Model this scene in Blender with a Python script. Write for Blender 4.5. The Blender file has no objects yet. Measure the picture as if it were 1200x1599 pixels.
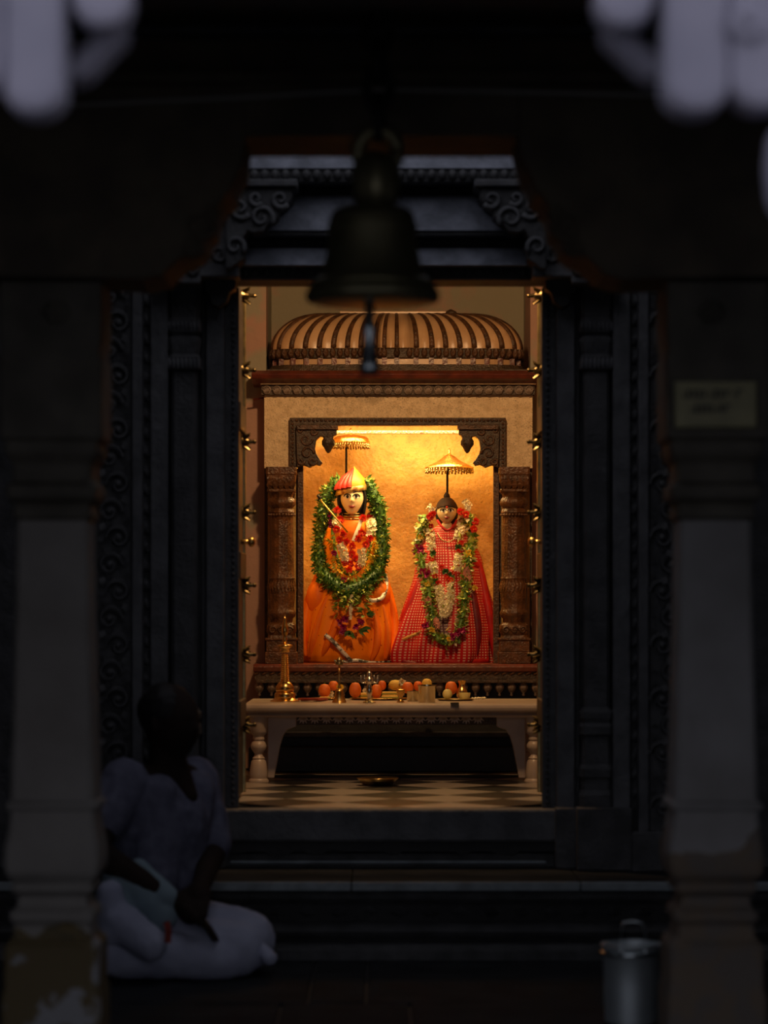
import bpy, math, random
from mathutils import Vector, Matrix
random.seed(7)
R = math.radians
PI = math.pi
sc = bpy.context.scene
COL = sc.collection

# ------------------------------------------------------------------ camera, sky, exposure
FPX, HZ, VX, CAMZ = 4300.0, 959.0, 600.0, 1.06     # focal length in px of a 1200x1599 frame, eye level row
cam_d = bpy.data.cameras.new('camera')
cam = bpy.data.objects.new('camera', cam_d); COL.objects.link(cam)
cam.location = (0, 0, CAMZ); cam.rotation_euler = (R(90), 0, 0)
cam_d.sensor_fit = 'VERTICAL'; cam_d.sensor_height = 36; cam_d.lens = FPX * 36 / 1599
cam_d.shift_y = (HZ - 799.5) / 1599
cam_d.clip_start = .05; cam_d.clip_end = 100
cam_d.dof.use_dof = True; cam_d.dof.focus_distance = 11.1; cam_d.dof.aperture_fstop = 2.1
sc.camera = cam
w = bpy.data.worlds.new('dusk_sky'); sc.world = w; w.use_nodes = True
w.node_tree.nodes['Background'].inputs[0].default_value = (.465, .472, .545, 1)
w.node_tree.nodes['Background'].inputs[1].default_value = .92
sc.view_settings.view_transform = 'Standard'; sc.view_settings.look = 'None'
sc.view_settings.exposure = 0; sc.view_settings.gamma = 1; sc.view_settings.use_curve_mapping = False
NICHE_W, SANCTUM_W = 11.0, 64.0

# ------------------------------------------------------------------ helpers
def F(px, py, D):
    return Vector(((px - VX) / FPX * D, D, CAMZ - (py - HZ) / FPX * D))
def fx(px, D): return (px - VX) / FPX * D
def fz(py, D): return CAMZ - (py - HZ) / FPX * D

class MB:
    def __init__(s): s.v = []; s.f = []; s.uv = None
    def add(s, vs, fs):
        n = len(s.v); s.v.extend([tuple(q) for q in vs]); s.f.extend([tuple(i + n for i in f) for f in fs]); return s
    def box(s, x0, x1, y0, y1, z0, z1):
        return s.add([(x0,y0,z0),(x1,y0,z0),(x1,y1,z0),(x0,y1,z0),(x0,y0,z1),(x1,y0,z1),(x1,y1,z1),(x0,y1,z1)],
                     [(0,3,2,1),(4,5,6,7),(0,1,5,4),(1,2,6,5),(2,3,7,6),(3,0,4,7)])
    def prism(s, out, y0, y1):                    # outline in X,Z pushed along Y
        n = len(out)
        a = sum(out[i][0]*out[(i+1)%n][1] - out[(i+1)%n][0]*out[i][1] for i in range(n))
        if a < 0: out = out[::-1]
        vs = [(x, y0, z) for x, z in out] + [(x, y1, z) for x, z in out]
        fs = [tuple(range(n)), tuple(range(2*n-1, n-1, -1))] + [(i, i+n, (i+1)%n+n, (i+1)%n) for i in range(n)]
        return s.add(vs, fs)
    def sweepx(s, out, x0, x1):                   # outline in Y,Z pushed along X
        n = len(out)
        a = sum(out[i][0]*out[(i+1)%n][1] - out[(i+1)%n][0]*out[i][1] for i in range(n))
        if a < 0: out = out[::-1]
        vs = [(x0, y, z) for y, z in out] + [(x1, y, z) for y, z in out]
        fs = [tuple(range(n-1, -1, -1)), tuple(range(n, 2*n))] + [(i, (i+1)%n, (i+1)%n+n, i+n) for i in range(n)]
        return s.add(vs, fs)
    def rings(s, rg, caps=True):
        n = len(rg[0]); vs = [q for r in rg for q in r]; fs = []
        for k in range(len(rg)-1):
            for i in range(n):
                j = (i+1) % n
                fs.append((k*n+i, k*n+j, (k+1)*n+j, (k+1)*n+i))
        if caps:
            fs.append(tuple(range(n-1, -1, -1))); fs.append(tuple(range((len(rg)-1)*n, len(rg)*n)))
        return s.add(vs, fs)
    def lathe(s, prof, c=(0,0,0), n=24, flute=0, fd=0.0):
        rg = []
        for r, z in prof:
            ring = []
            for i in range(n):
                a = 2*PI*i/n
                q = r*(1 - fd*(0.5+0.5*math.cos(a*flute))) if flute else r
                ring.append((c[0]+q*math.cos(a), c[1]+q*math.sin(a), c[2]+z))
            rg.append(ring)
        return s.rings(rg)
    def sqlathe(s, prof, c=(0,0,0), ch=.12):      # square section with chamfered corners
        rg = []
        for r, z in prof:
            k = r*(1-ch)
            rg.append([(c[0]+x, c[1]+y, c[2]+z) for x, y in ((r,-k),(r,k),(k,r),(-k,r),(-r,k),(-r,-k),(-k,-r),(k,-r))])
        return s.rings(rg)
    def tube(s, path, rad, n=8, caps=True):
        path = [Vector(q) for q in path]; m = len(path)
        if not hasattr(rad, '__len__'): rad = [rad]*m
        rg = []; up = None
        for i in range(m):
            t = (path[min(i+1,m-1)] - path[max(i-1,0)])
            if t.length < 1e-9: t = Vector((0,0,1))
            t.normalize()
            if up is None:
                up = t.orthogonal().normalized()
            else:
                up = (up - t*up.dot(t))
                up = up.normalized() if up.length > 1e-6 else t.orthogonal().normalized()
            b = t.cross(up)
            rg.append([path[i] + (up*math.cos(2*PI*j/n) + b*math.sin(2*PI*j/n))*rad[i] for j in range(n)])
        return s.rings(rg, caps)
    def ell(s, c, r, nu=16, nv=10, rot=None):
        rg = []
        for k in range(nv+1):
            t = -PI/2 + PI*k/nv
            t = max(min(t, PI/2-.06), -PI/2+.06)
            ring = []
            for i in range(nu):
                a = 2*PI*i/nu
                q = Vector((r[0]*math.cos(t)*math.cos(a), r[1]*math.cos(t)*math.sin(a), r[2]*math.sin(t)))
                if rot: q = rot @ q
                ring.append((c[0]+q.x, c[1]+q.y, c[2]+q.z))
            rg.append(ring)
        return s.rings(rg)
    def cap(s, a, b, ra, rb, n=14):               # tapered capsule
        a, b = Vector(a), Vector(b); d = (b-a); L = d.length; d.normalize()
        pts, rr = [], []
        for k in range(5):
            t = PI/2*(k/4); pts.append(a - d*ra*math.cos(t)); rr.append(max(ra*math.sin(t), ra*.05))
        for k in range(5):
            t = PI/2*(k/4); pts.append(b + d*rb*math.sin(t)); rr.append(max(rb*math.cos(t), rb*.05))
        return s.tube(pts, rr, n)
    def leaf(s, p, d, nrm, L, W, bend=.25):       # a bent pointed leaf of four faces
        p = Vector(p); d = Vector(d).normalized(); nrm = Vector(nrm)
        sd = d.cross(nrm)
        sd = sd.normalized() if sd.length > 1e-5 else d.orthogonal().normalized()
        nn = sd.cross(d)
        v = [p, p + d*L*.45 + sd*W*.5 + nn*L*bend*.5, p + d*L*.45 - nn*W*.12 + nn*L*bend*.6,
             p + d*L*.45 - sd*W*.5 + nn*L*bend*.5, p + d*L + nn*L*bend*.2]
        return s.add(v, [(0,2,1),(0,3,2),(1,2,4),(2,3,4)])
    def rosette(s, p, nrm, rad, n=5, W=.8, lift=.5, rnd=random):
        nrm = Vector(nrm).normalized(); a0 = rnd.random()*6.28
        u = nrm.orthogonal().normalized(); v = nrm.cross(u)
        for k in range(n):
            a = a0 + 2*PI*k/n
            s.leaf(p, (u*math.cos(a)+v*math.sin(a))*1.0 + nrm*lift, nrm, rad, rad*W, .1)
        return s

def obj(name, mb, mat, parent=None, smooth=False, bevel=0, loc=None, mesh=None, kind=None, auto=None):
    if mesh is None:
        me = bpy.data.meshes.new(name); me.from_pydata(mb.v, [], mb.f); me.update()
        if smooth:
            me.polygons.foreach_set('use_smooth', [True]*len(me.polygons))
            if auto:
                me.set_sharp_from_angle(angle=R(auto))
        me.materials.append(mat)
    else: me = mesh
    o = bpy.data.objects.new(name, me); COL.objects.link(o)
    if loc is not None: o.location = loc
    if parent is not None:
        o.parent = parent
        if parent.type == 'EMPTY':
            o.matrix_parent_inverse = Matrix.Translation(-parent.location)
    if bevel:
        m = o.modifiers.new('bevel', 'BEVEL'); m.width = bevel; m.segments = 2; m.limit_method = 'ANGLE'; m.angle_limit = R(35)
    if kind: o['kind'] = kind
    return o
def thing(name, label, cat, loc=(0,0,0), group=None, kind=None):
    o = bpy.data.objects.new(name, None); COL.objects.link(o); o.location = loc; o.empty_display_size = .05
    o['label'] = label; o['category'] = cat
    if group: o['group'] = group
    if kind: o['kind'] = kind
    return o
def tag(o, label, cat, group=None, kind=None):
    o['label'] = label; o['category'] = cat
    if group: o['group'] = group
    if kind: o['kind'] = kind
    return o
def setting(o, label, cat): return tag(o, label, cat, kind='structure')

def mat(name, c, c2=None, rough=.6, metal=0., scale=20., bump=0., bscale=None, spec=.5, lo=.35, hi=.65, detail=6., sheen=0., trans=0.):
    m = bpy.data.materials.new(name); m.use_nodes = True; nt = m.node_tree; N = nt.nodes; L = nt.links
    b = N['Principled BSDF']
    b.inputs['Roughness'].default_value = rough; b.inputs['Metallic'].default_value = metal
    b.inputs['Specular IOR Level'].default_value = spec
    b.inputs['Base Color'].default_value = (*c, 1)
    if sheen: b.inputs['Sheen Weight'].default_value = sheen
    tc = N.new('ShaderNodeTexCoord')
    if c2 is not None:
        n = N.new('ShaderNodeTexNoise'); n.inputs['Scale'].default_value = scale; n.inputs['Detail'].default_value = detail
        L.new(tc.outputs['Object'], n.inputs['Vector'])
        r = N.new('ShaderNodeValToRGB'); r.color_ramp.elements[0].position = lo; r.color_ramp.elements[1].position = hi
        r.color_ramp.elements[0].color = (*c2, 1); r.color_ramp.elements[1].color = (*c, 1)
        L.new(n.outputs['Fac'], r.inputs['Fac']); L.new(r.outputs['Color'], b.inputs['Base Color'])
    if bump:
        n2 = N.new('ShaderNodeTexNoise'); n2.inputs['Scale'].default_value = bscale or scale*3; n2.inputs['Detail'].default_value = 5
        L.new(tc.outputs['Object'], n2.inputs['Vector'])
        bp = N.new('ShaderNodeBump'); bp.inputs['Strength'].default_value = bump; bp.inputs['Distance'].default_value = .01
        L.new(n2.outputs['Fac'], bp.inputs['Height']); L.new(bp.outputs['Normal'], b.inputs['Normal'])
    return m
def emis(name, c, s):
    m = bpy.data.materials.new(name); m.use_nodes = True; b = m.node_tree.nodes['Principled BSDF']
    b.inputs['Base Color'].default_value = (*c, 1); b.inputs['Emission Color'].default_value = (*c, 1); b.inputs['Emission Strength'].default_value = s
    return m
def patchy(name, base, stain, scale, lo, hi, rough=.8, bump=.3):        # plaster with worn patches
    return mat(name, base, stain, rough=rough, scale=scale, bump=bump, bscale=30, lo=lo, hi=hi, detail=4)

def lostplaster(name, top, top2, low, low2, zt, amp, scale):          # limewash lost below a ragged line
    m = mat(name, top, top2, rough=.85, scale=5, bump=.3, bscale=30, lo=.3, hi=.6); nt = m.node_tree; N = nt.nodes; L = nt.links; b = N['Principled BSDF']
    old = b.inputs['Base Color'].links[0].from_socket
    tc = N.new('ShaderNodeTexCoord'); sp_z = N.new('ShaderNodeSeparateXYZ'); L.new(tc.outputs['Object'], sp_z.inputs[0])
    n = N.new('ShaderNodeTexNoise'); n.inputs['Scale'].default_value = scale; n.inputs['Detail'].default_value = 4; L.new(tc.outputs['Object'], n.inputs['Vector'])
    a = N.new('ShaderNodeMath'); a.operation = 'MULTIPLY_ADD'; a.inputs[1].default_value = amp; L.new(n.outputs['Fac'], a.inputs[0]); L.new(sp_z.outputs['Z'], a.inputs[2])
    c = N.new('ShaderNodeMath'); c.operation = 'LESS_THAN'; c.inputs[1].default_value = zt + amp*.5; L.new(a.outputs[0], c.inputs[0])
    n2 = N.new('ShaderNodeTexNoise'); n2.inputs['Scale'].default_value = 16; L.new(tc.outputs['Object'], n2.inputs['Vector'])
    r = N.new('ShaderNodeValToRGB'); r.color_ramp.elements[0].position = .42; r.color_ramp.elements[1].position = .58
    r.color_ramp.elements[0].color = (*low2, 1); r.color_ramp.elements[1].color = (*low, 1); L.new(n2.outputs['Fac'], r.inputs['Fac'])
    mx = N.new('ShaderNodeMix'); mx.data_type = 'RGBA'; L.new(c.outputs[0], mx.inputs[0]); L.new(old, mx.inputs[6]); L.new(r.outputs[0], mx.inputs[7]); L.new(mx.outputs[2], b.inputs['Base Color'])
    return m
M = {}
M['hallstone'] = mat('hall_stone', (.030,.029,.030), (.016,.016,.017), rough=.75, scale=9, bump=.4, bscale=45)
M['slabstone'] = mat('slab_stone', (.024,.026,.029), (.012,.014,.016), rough=.85, spec=.12, scale=7, bump=.25, bscale=60)
M['edgestone'] = mat('edge_stone', (.26,.30,.32), (.15,.17,.18), rough=.5, scale=14, bump=.2)  # pale tone; on the step slabs it paints the skylit edge
M['carved'] = mat('carved_grey_stone', (.080,.079,.082), (.042,.042,.043), rough=.7, scale=14, bump=.5, bscale=70)
M['carvedlt'] = mat('pale_grey_stone', (.12,.12,.127), (.066,.066,.07), rough=.65, scale=12, bump=.4, bscale=60)
M['lintellit'] = mat('skylit_lintel_stone', (.26,.275,.33), (.13,.14,.17), rough=.65, scale=14, bump=.4, bscale=60)  # lighter, bluer copy of the stone; skylight is put into its colour
M['brownstone'] = mat('brown_lintel_stone', (.10,.078,.05), (.055,.042,.028), rough=.75, scale=8, bump=.4)
M['pillarL'] = lostplaster('pillar_plaster_ochre', (.21,.195,.18), (.16,.145,.13), (.11,.078,.032), (.075,.058,.03), .32, .35, 5)
M['pillarR'] = lostplaster('pillar_plaster_grey', (.25,.24,.24), (.19,.18,.175), (.14,.105,.075), (.12,.10,.085), .50, .40, 4)
M['pillarbase'] = patchy('pillar_base_worn', (.10,.072,.03), (.24,.24,.25), 7, .40, .44)
M['capital'] = mat('capital_stone', (.10,.088,.068), (.06,.052,.04), rough=.75, scale=8, bump=.4)
M['whiteplaster'] = mat('white_limewash', (.42,.40,.50), (.34,.33,.42), rough=.8, scale=6, bump=.15)
M['bronze'] = mat('dark_bronze', (.24,.21,.12), (.15,.135,.075), rough=.42, metal=.75, scale=8, bump=.1)
M['iron'] = mat('dark_iron', (.03,.028,.026), (.018,.017,.016), rough=.6, metal=.6, scale=30)
M['steel'] = mat('steel', (.55,.60,.62), (.42,.46,.48), rough=.28, metal=1, scale=10)
M['darkwood'] = mat('dark_door_wood', (.035,.027,.022), (.018,.014,.012), rough=.5, scale=20, bump=.2)
M['brass'] = mat('brass', (.86,.56,.20), (.62,.36,.10), rough=.24, metal=1, scale=12)
M['stud'] = mat('tarnished_brass', (.20,.15,.07), (.07,.055,.03), rough=.32, metal=1, scale=60)
M['brassold'] = mat('aged_brass', (.55,.42,.18), (.30,.24,.12), rough=.34, metal=1, scale=25)
M['gold'] = mat('gilded_metal', (.95,.66,.22), (.80,.46,.12), rough=.28, metal=1, scale=40, bump=.3, bscale=250)
M['silver'] = mat('silver', (.80,.74,.60), (.60,.55,.45), rough=.2, metal=1, scale=20)
M['greensteel'] = mat('enamel_green_metal', (.70,.60,.38), (.55,.48,.30), rough=.16, metal=1, scale=20)
M['backwall'] = patchy('sanctum_wall_paint', (.44,.265,.20), (.33,.30,.22), 2.2, .46, .50, bump=.25)
M['sidewall'] = mat('sanctum_side_paint', (.42,.25,.19), (.33,.19,.14), rough=.8, scale=5, bump=.25)
M['ceil'] = mat('dark_ceiling', (.06,.05,.045), (.03,.028,.026), rough=.9, scale=4)  # dark brown-grey, varied by noise
M['cream'] = mat('cream_plaster', (.88,.67,.41), (.66,.47,.26), rough=.75, scale=34, bump=.6, bscale=120, lo=.3, hi=.6)
M['domecream'] = mat('dome_cream_gloss', (.66,.42,.23), (.52,.31,.16), rough=.32, scale=9, bump=.1)
M['carvewood'] = mat('carved_brown_gloss', (.13,.058,.026), (.05,.024,.012), rough=.34, scale=40, bump=.5, bscale=130)
M['darkcarve'] = mat('carved_dark_brown', (.085,.05,.028), (.035,.022,.013), rough=.4, scale=40, bump=.5, bscale=130)
M['pendant'] = mat('worn_pendant_paint', (.30,.22,.17), (.14,.095,.07), rough=.45, scale=60, bump=.3)
M['redwood'] = mat('red_brown_gloss', (.16,.03,.014), (.08,.016,.01), rough=.3, scale=20, bump=.2)
M['colwood'] = mat('column_brown_gloss', (.16,.062,.022), (.07,.03,.012), rough=.27, scale=30, bump=.5, bscale=110)
M['ochre'] = mat('niche_ochre_paint', (.66,.385,.09), (.46,.25,.052), rough=.5, scale=16, bump=.55, bscale=50, lo=.3, hi=.6, detail=9)
def speckled(m, c, sc3, thr, amt):                    # fine dark pitting on a painted wall
    nt = m.node_tree; N = nt.nodes; L = nt.links; b = N['Principled BSDF']; old = b.inputs['Base Color'].links[0].from_socket
    tc = N.new('ShaderNodeTexCoord'); mp = N.new('ShaderNodeMapping'); mp.inputs['Scale'].default_value = sc3; L.new(tc.outputs['Object'], mp.inputs[0])
    n = N.new('ShaderNodeTexNoise'); n.inputs['Scale'].default_value = 1; n.inputs['Detail'].default_value = 3; L.new(mp.outputs[0], n.inputs['Vector'])
    r = N.new('ShaderNodeMapRange'); r.inputs[1].default_value = thr; r.inputs[2].default_value = thr+.04; r.inputs[4].default_value = amt; L.new(n.outputs['Fac'], r.inputs[0])
    mx = N.new('ShaderNodeMix'); mx.data_type = 'RGBA'; L.new(r.outputs[0], mx.inputs[0]); L.new(old, mx.inputs[6]); mx.inputs[7].default_value = (*c, 1); L.new(mx.outputs[2], b.inputs['Base Color'])
    return m
speckled(M['ochre'], (.22,.10,.02), (120, 120, 260), .625, .6)
speckled(M['cream'], (.20,.12,.06), (230, 230, 260), .60, .55)
M['marble'] = mat('white_marble', (.46,.37,.30), (.36,.28,.22), rough=.35, scale=7, bump=.05)
M['tilelight'] = mat('pale_floor_marble', (.40,.35,.30), (.30,.26,.22), rough=.3, scale=7)
M['tiledark'] = mat('black_floor_marble', (.022,.02,.02), (.012,.011,.011), rough=.3, scale=9)
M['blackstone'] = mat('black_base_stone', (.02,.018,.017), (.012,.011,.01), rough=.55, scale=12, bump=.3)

# ------------------------------------------------------------------ outer hall: floor, plinth, roof, side walls
PF, WF, WB = 8.45, 8.95, 9.15          # plinth front, sanctum wall front and back
ZS = .43                               # sanctum floor level
fl = setting(obj('floor', MB().box(-6, 6, -5, PF+.3, -.3, -.012), M['hallstone']), 'dark stone floor of the outer hall', 'floor')
rows = [4.8, 5.7, 6.62, 7.52, 8.445]
for j in range(len(rows)-1):
    xs = [-1.95, -1.15, -.42 + .07*j, .31 - .12*j, 1.0, 1.9]
    for i in range(len(xs)-1):
        obj('slab', MB().box(xs[i]+.004, xs[i+1]-.004, rows[j]+.004, rows[j+1]-.004, -.1, random.uniform(-.003, 0)), M['slabstone'], fl, bevel=.004)

plinth = thing('plinth', 'dark carved stone plinth below the sanctum threshold', 'plinth', (0, PF, 0), kind='structure')
def prof_plinth(z0, z1, y): return None
obj('base_moulding', MB().sweepx([(PF+.03,0),(PF-.02,0),(PF-.02,.03),(PF+.0,.045),(PF+.03,.05),(9,.05),(9,0)], -1.9, 1.9), M['carved'], plinth)
obj('core', MB().box(-1.9, 1.9, PF+.05, WB, 0, .212), M['hallstone'], plinth)
obj('torus_moulding', MB().sweepx([(PF+.06,.055),(PF+.02,.065),(PF+.008,.085),(PF+.02,.105),(PF+.06,.115)], -1.9, 1.9), M['carved'], plinth, smooth=True, auto=50)
obj('cornice_moulding', MB().sweepx([(PF+.06,.165),(PF+.03,.17),(PF+.012,.185),(PF+.005,.207),(PF+.06,.207)], -1.9, 1.9), M['carved'], plinth)
for k in range(34):                     # small carved lozenges between the mouldings
    x = -1.55 + k*.094
    m_ = MB().add([(x-.036,PF+.052,.14),(x,PF+.052,.118),(x+.036,PF+.052,.14),(x,PF+.052,.162),(x,PF+.026,.14)], [(0,1,4),(1,2,4),(2,3,4),(3,0,4)])
    obj('lozenge', m_, M['carved'], plinth)
xs = [-1.9, -1.02, -.1, .602, 1.9]
for i in range(4):
    st = obj('step_slab', MB().box(xs[i]+.001, xs[i+1]-.001, PF-.02, WF+.02, .209, .238), M['slabstone'], plinth, bevel=.003)
    obj('skylit_edge', MB().box(xs[i]+.001, xs[i+1]-.001, PF-.026, PF-.014, .212, .2405), M['edgestone'], st, bevel=.004)  # pale strip, skylight on the slab edge put into its colour
DX0, DX1, DZT = fx(372, WF), fx(848, WF), fz(437, WF)       # door opening
ths = thing('threshold', 'worn stone threshold block below the doorway', 'threshold', (0, WF, .238), kind='structure')
TX0, TX1 = fx(335, WF-.06), fx(893, WF-.06)
obj('sill', MB().box(TX0, TX1, WF-.06, WF+.022, .325, ZS).box(DX0-.02, DX1+.02, WF+.02, WB+.02, .2, ZS-.021), M['carvedlt'], ths, bevel=.008)
rr = random.Random(3)
n = 30; top = []; bot = []
for k in range(n+1):
    x = TX0 + (TX1-TX0)*k/n; top.append((x, .326)); bot.append((x, .290 + rr.uniform(-.012, .012)))
obj('broken_lip', MB().prism(top + bot[::-1], WF-.05, WF+.04), M['hallstone'], ths)
obj('lower_course', MB().box(TX0-.02, TX1+.02, WF-.035, WF+.1, .238, .285), M['carved'], ths, bevel=.006)
obj('chipped_ledge', MB().box(TX0+.05, TX1-.08, WF-.047, WF-.02, .252, .262), M['edgestone'], ths, bevel=.005)

# unseen roof, open well shaped to light the lintel and darken the sides, side walls
roof = thing('ceiling', 'unseen roof slab of the outer hall, light well shaped for its light', 'ceiling', (0, 6, 2.95), kind='structure')
obj('front_roof', MB().box(-2.4, 2.4, 3.9, 6.85, 2.95, 3.15), M['ceil'], roof)
obj('side_shade_roof', MB().box(-2.4, -.85, 6.85, 9.2, 2.95, 3.15), M['ceil'], roof)
obj('side_shade_roof', MB().box(.85, 2.4, 6.85, 9.2, 2.95, 3.15), M['ceil'], roof)
setting(obj('wall_left', MB().box(-2.4, -2.15, 3.9, 9.2, 0, 2.95), M['hallstone']), 'dark side wall of the hall behind the ochre-based pillar', 'wall')
setting(obj('wall_right', MB().box(2.15, 2.4, 3.9, 9.2, 0, 2.95), M['hallstone']), 'dark side wall of the hall behind the pillar with the sign', 'wall')

# ------------------------------------------------------------------ sanctum front: carved doorway
DX0, DX1, DZT = fx(372, WF), fx(848, WF), fz(437, WF)
wf = setting(obj('wall_front', MB().box(-2.15, DX0-.02, WF, WB, .238, 2.95).box(DX1+.02, 2.15, WF, WB, .238, 2.95).box(DX0-.02, DX1+.02, WF, WB, DZT+.02, 2.95), M['carved']),
        'grey stone front wall of the sanctum around the doorway', 'wall')
df = thing('door_1', 'carved grey stone doorway with stepped jambs and cornices', 'doorway', ((DX0+DX1)/2, WF, ZS), kind='structure')
ZT1 = fz(440, 8.8)
def vband(name, px0, px1, yf, m, z0=.24, z1=None, sub=None, bev=.004):
    return obj(name, MB().box(fx(px0, yf), fx(px1, yf), yf, WF+.02, z0, z1 or ZT1), m, sub or df, bevel=bev)
for side in (-1, 1):
    E = (lambda p: p) if side < 0 else (lambda p: 1220 - p)       # mirror rows of pixels about the doorway axis
    def vb(name, a, b, yf, m, **k):
        a, b = sorted((E(a), E(b))); return vband(name, a, b, yf, m, **k)
    vb('inner_jamb', 350, 373, 8.94, M['carved'], z0=ZS)
    vb('jamb_fillet', 322, 350, 8.90, M['carvedlt'], z0=ZS-.03)
    vb('jamb_recess', 314, 322, 8.93, M['carved'])
    vb('flat_band', 235, 262, 8.84, M['carvedlt'])
    vb('band_groove', 222, 235, 8.88, M['carved'])
    vb('outer_fillet', 206, 222, 8.80, M['carvedlt'])
    vb('scroll_bed', 120, 206, 8.82, M['carved'])
    # beads along the inner jamb
    bd = MB()
    x = fx(E(364), 8.93)
    for k in range(84):
        z = ZS + .02 + k*.02
        if z < DZT: bd.ell((x, 8.938, z), (.006,.008,.007), 6, 4)
    obj('bead_row', bd, M['carved'], df, smooth=True, kind='stuff')
    # pilaster between fillet and flat band
    yc = 8.90; px = E(289); s = yc/FPX
    def Z(py): return fz(py, yc)
    h = 24*s
    pl = obj('pilaster', MB().sqlathe([(h*1.15,.24),(h*1.15,Z(1240)),(h,Z(1232)),(h,Z(1215)),(h*1.12,Z(1212)),(h*1.12,Z(1200)),(h*.95,Z(1192)),(h*.95,Z(1150)),(h*1.12,Z(1145)),(h*1.12,Z(1133)),
        (h,Z(1128)),(h*1.12,Z(1120)),(h*1.12,Z(1112)),(h*.84,Z(1104)),(h*.84,Z(590)),(h*.84,Z(582)),(h*1.1,Z(578)),(h*1.1,Z(560)),(h*.95,Z(555)),(h*1.1,Z(535)),(h*1.1,Z(530)),(h*.9,Z(526)),(h*1.12,Z(520)),(h*1.12,Z(505)),(h,Z(498)),(h*1.1,Z(470)),(h*1.1,ZT1)],
        (fx(px, yc), yc, 0), .25), M['carved'], df)
    lt = MB()
    for k in range(8):
        lt.ell((fx(px, yc)-h*.95+k*h*.27, yc-h*1.02, Z(570)), (h*.14,.012,.02), 8, 6)
        lt.ell((fx(px, yc)-h*.95+k*h*.27, yc-h*1.02, Z(512)), (h*.14,.012,.016), 8, 6)
    obj('leaf_ring', lt, M['carvedlt'], pl, smooth=True, kind='stuff')
    # rope of lozenges on the groove
    me = None
    for k in range(27):
        py = 470 + k*29.5
        if me is None:
            q = MB().ell((0,0,0), (.016,.014,.024), 8, 6, Matrix.Rotation(R(28*side), 3, 'Y'))
            o = obj('bead', q, M['carved'], df, smooth=True, loc=F(E(228.5), py, 8.878)); me = o.data
        else: obj('bead', None, None, df, loc=F(E(228.5), py, 8.878), mesh=me)
    # scrolling foliage: alternate curls with a leaf
    mes = []
    for hand in (1, -1):
        q = MB(); pts = []
        for t in range(22):
            a = t/21*PI*2.6; r_ = .040*(1 - t/21*.82)
            pts.append((hand*math.cos(a)*r_, 0, math.sin(a)*r_))
        q.tube(pts, [.011*(1-.5*t/21) for t in range(22)], 6)
        for a in (0, 1.0, 2.1, 3.2, 4.3):
            q.leaf((hand*math.cos(a)*.04, -.002, math.sin(a)*.04), (hand*math.cos(a), -.3, math.sin(a)), (0,-1,0), .032, .024, .3)
        q.ell((0,-.002,0), (.012,.012,.012), 8, 6)
        mes.append(q)
    ob = [None, None]
    for k in range(21):
        i = k % 2; loc = F(E(178 + (7 if i else -7)), 462 + k*42, 8.815)
        if ob[i] is None:
            ob[i] = obj('scroll', mes[i], M['carved'], df, smooth=True, auto=60, loc=loc).data
        else: obj('scroll', None, None, df, loc=loc, mesh=ob[i])
    # foot blocks
    vb('jamb_foot', 312, 352, 8.86, M['carved'], z0=.24, z1=fz(1262, 8.86))
    vb('pilaster_foot', 232, 318, 8.80, M['carved'], z0=.24, z1=fz(1262, 8.80))
    vb('outer_foot', 120, 232, 8.76, M['carved'], z0=.24, z1=fz(1300, 8.76))
    # door pivot block at the top corner of the opening
    x0, x1 = sorted((fx(E(319), 8.84), fx(E(368), 8.84)))
    z1, z0 = fz(426, 8.84), fz(482, 8.84)
    pts = [(0,0),(1,0),(1,-.45),(.82,-.55),(.72,-.82),(.45,-1),(.22,-.9),(.12,-.6),(0,-.5)]
    if side > 0: pts = [(1-a, b) for a, b in pts]
    obj('pivot_block', MB().prism([(x0+(x1-x0)*a, z1+(z1-z0)*b) for a, b in pts], 8.83, WF+.02), M['blackstone'], df, bevel=.006)

# courses above the opening, the sloping ones coloured as lit by the sky
def course(name, py0, py1, yf, yb, m, slope=False, xp=(300, 920)):
    z0, z1 = fz(py1, yf), fz(py0, yb if slope else yf)
    prof = [(yf, z0), (yb, z1), (WF+.1, z1), (WF+.1, z0)] if slope else [(yf, z0), (yf, z1), (WF+.1, z1), (WF+.1, z0)]
    return obj(name, MB().sweepx(prof, fx(xp[0], yf), fx(xp[1], yf)), m, df, bevel=.004)
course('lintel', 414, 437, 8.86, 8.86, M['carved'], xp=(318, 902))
course('sloping_course', 387, 414, 8.80, 8.85, M['lintellit'], True)
course('hollow_course', 366, 389, 8.90, 8.90, M['blackstone'])  # recess whose shade is put into the near-black colour
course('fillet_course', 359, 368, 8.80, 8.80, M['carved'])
course('sloping_course', 304, 360, 8.79, 8.87, M['lintellit'], True)
course('hollow_course', 284, 306, 8.92, 8.92, M['blackstone'])  # shaded gap, darkened by colour as well as depth
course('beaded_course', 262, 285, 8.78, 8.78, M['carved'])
course('sloping_course', 214, 263, 8.77, 8.85, M['lintellit'], True)
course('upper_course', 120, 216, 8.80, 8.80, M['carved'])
me = None
for k in range(34):
    loc = F(332 + k*16.3, 273, 8.775)
    if me is None: me = obj('bead', MB().ell((0,0,0), (.014,.016,.018), 8, 6), M['carved'], df, smooth=True, loc=loc).data
    else: obj('bead', None, None, df, loc=loc, mesh=me)
me = None
for k in range(30):
    loc = F(366 + k*16.7, 424, 8.858)
    if me is None: me = obj('bead', MB().ell((0,0,0), (.011,.008,.014), 8, 6), M['carved'], df, smooth=True, loc=loc).data
    else: obj('bead', None, None, df, loc=loc, mesh=me)
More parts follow.
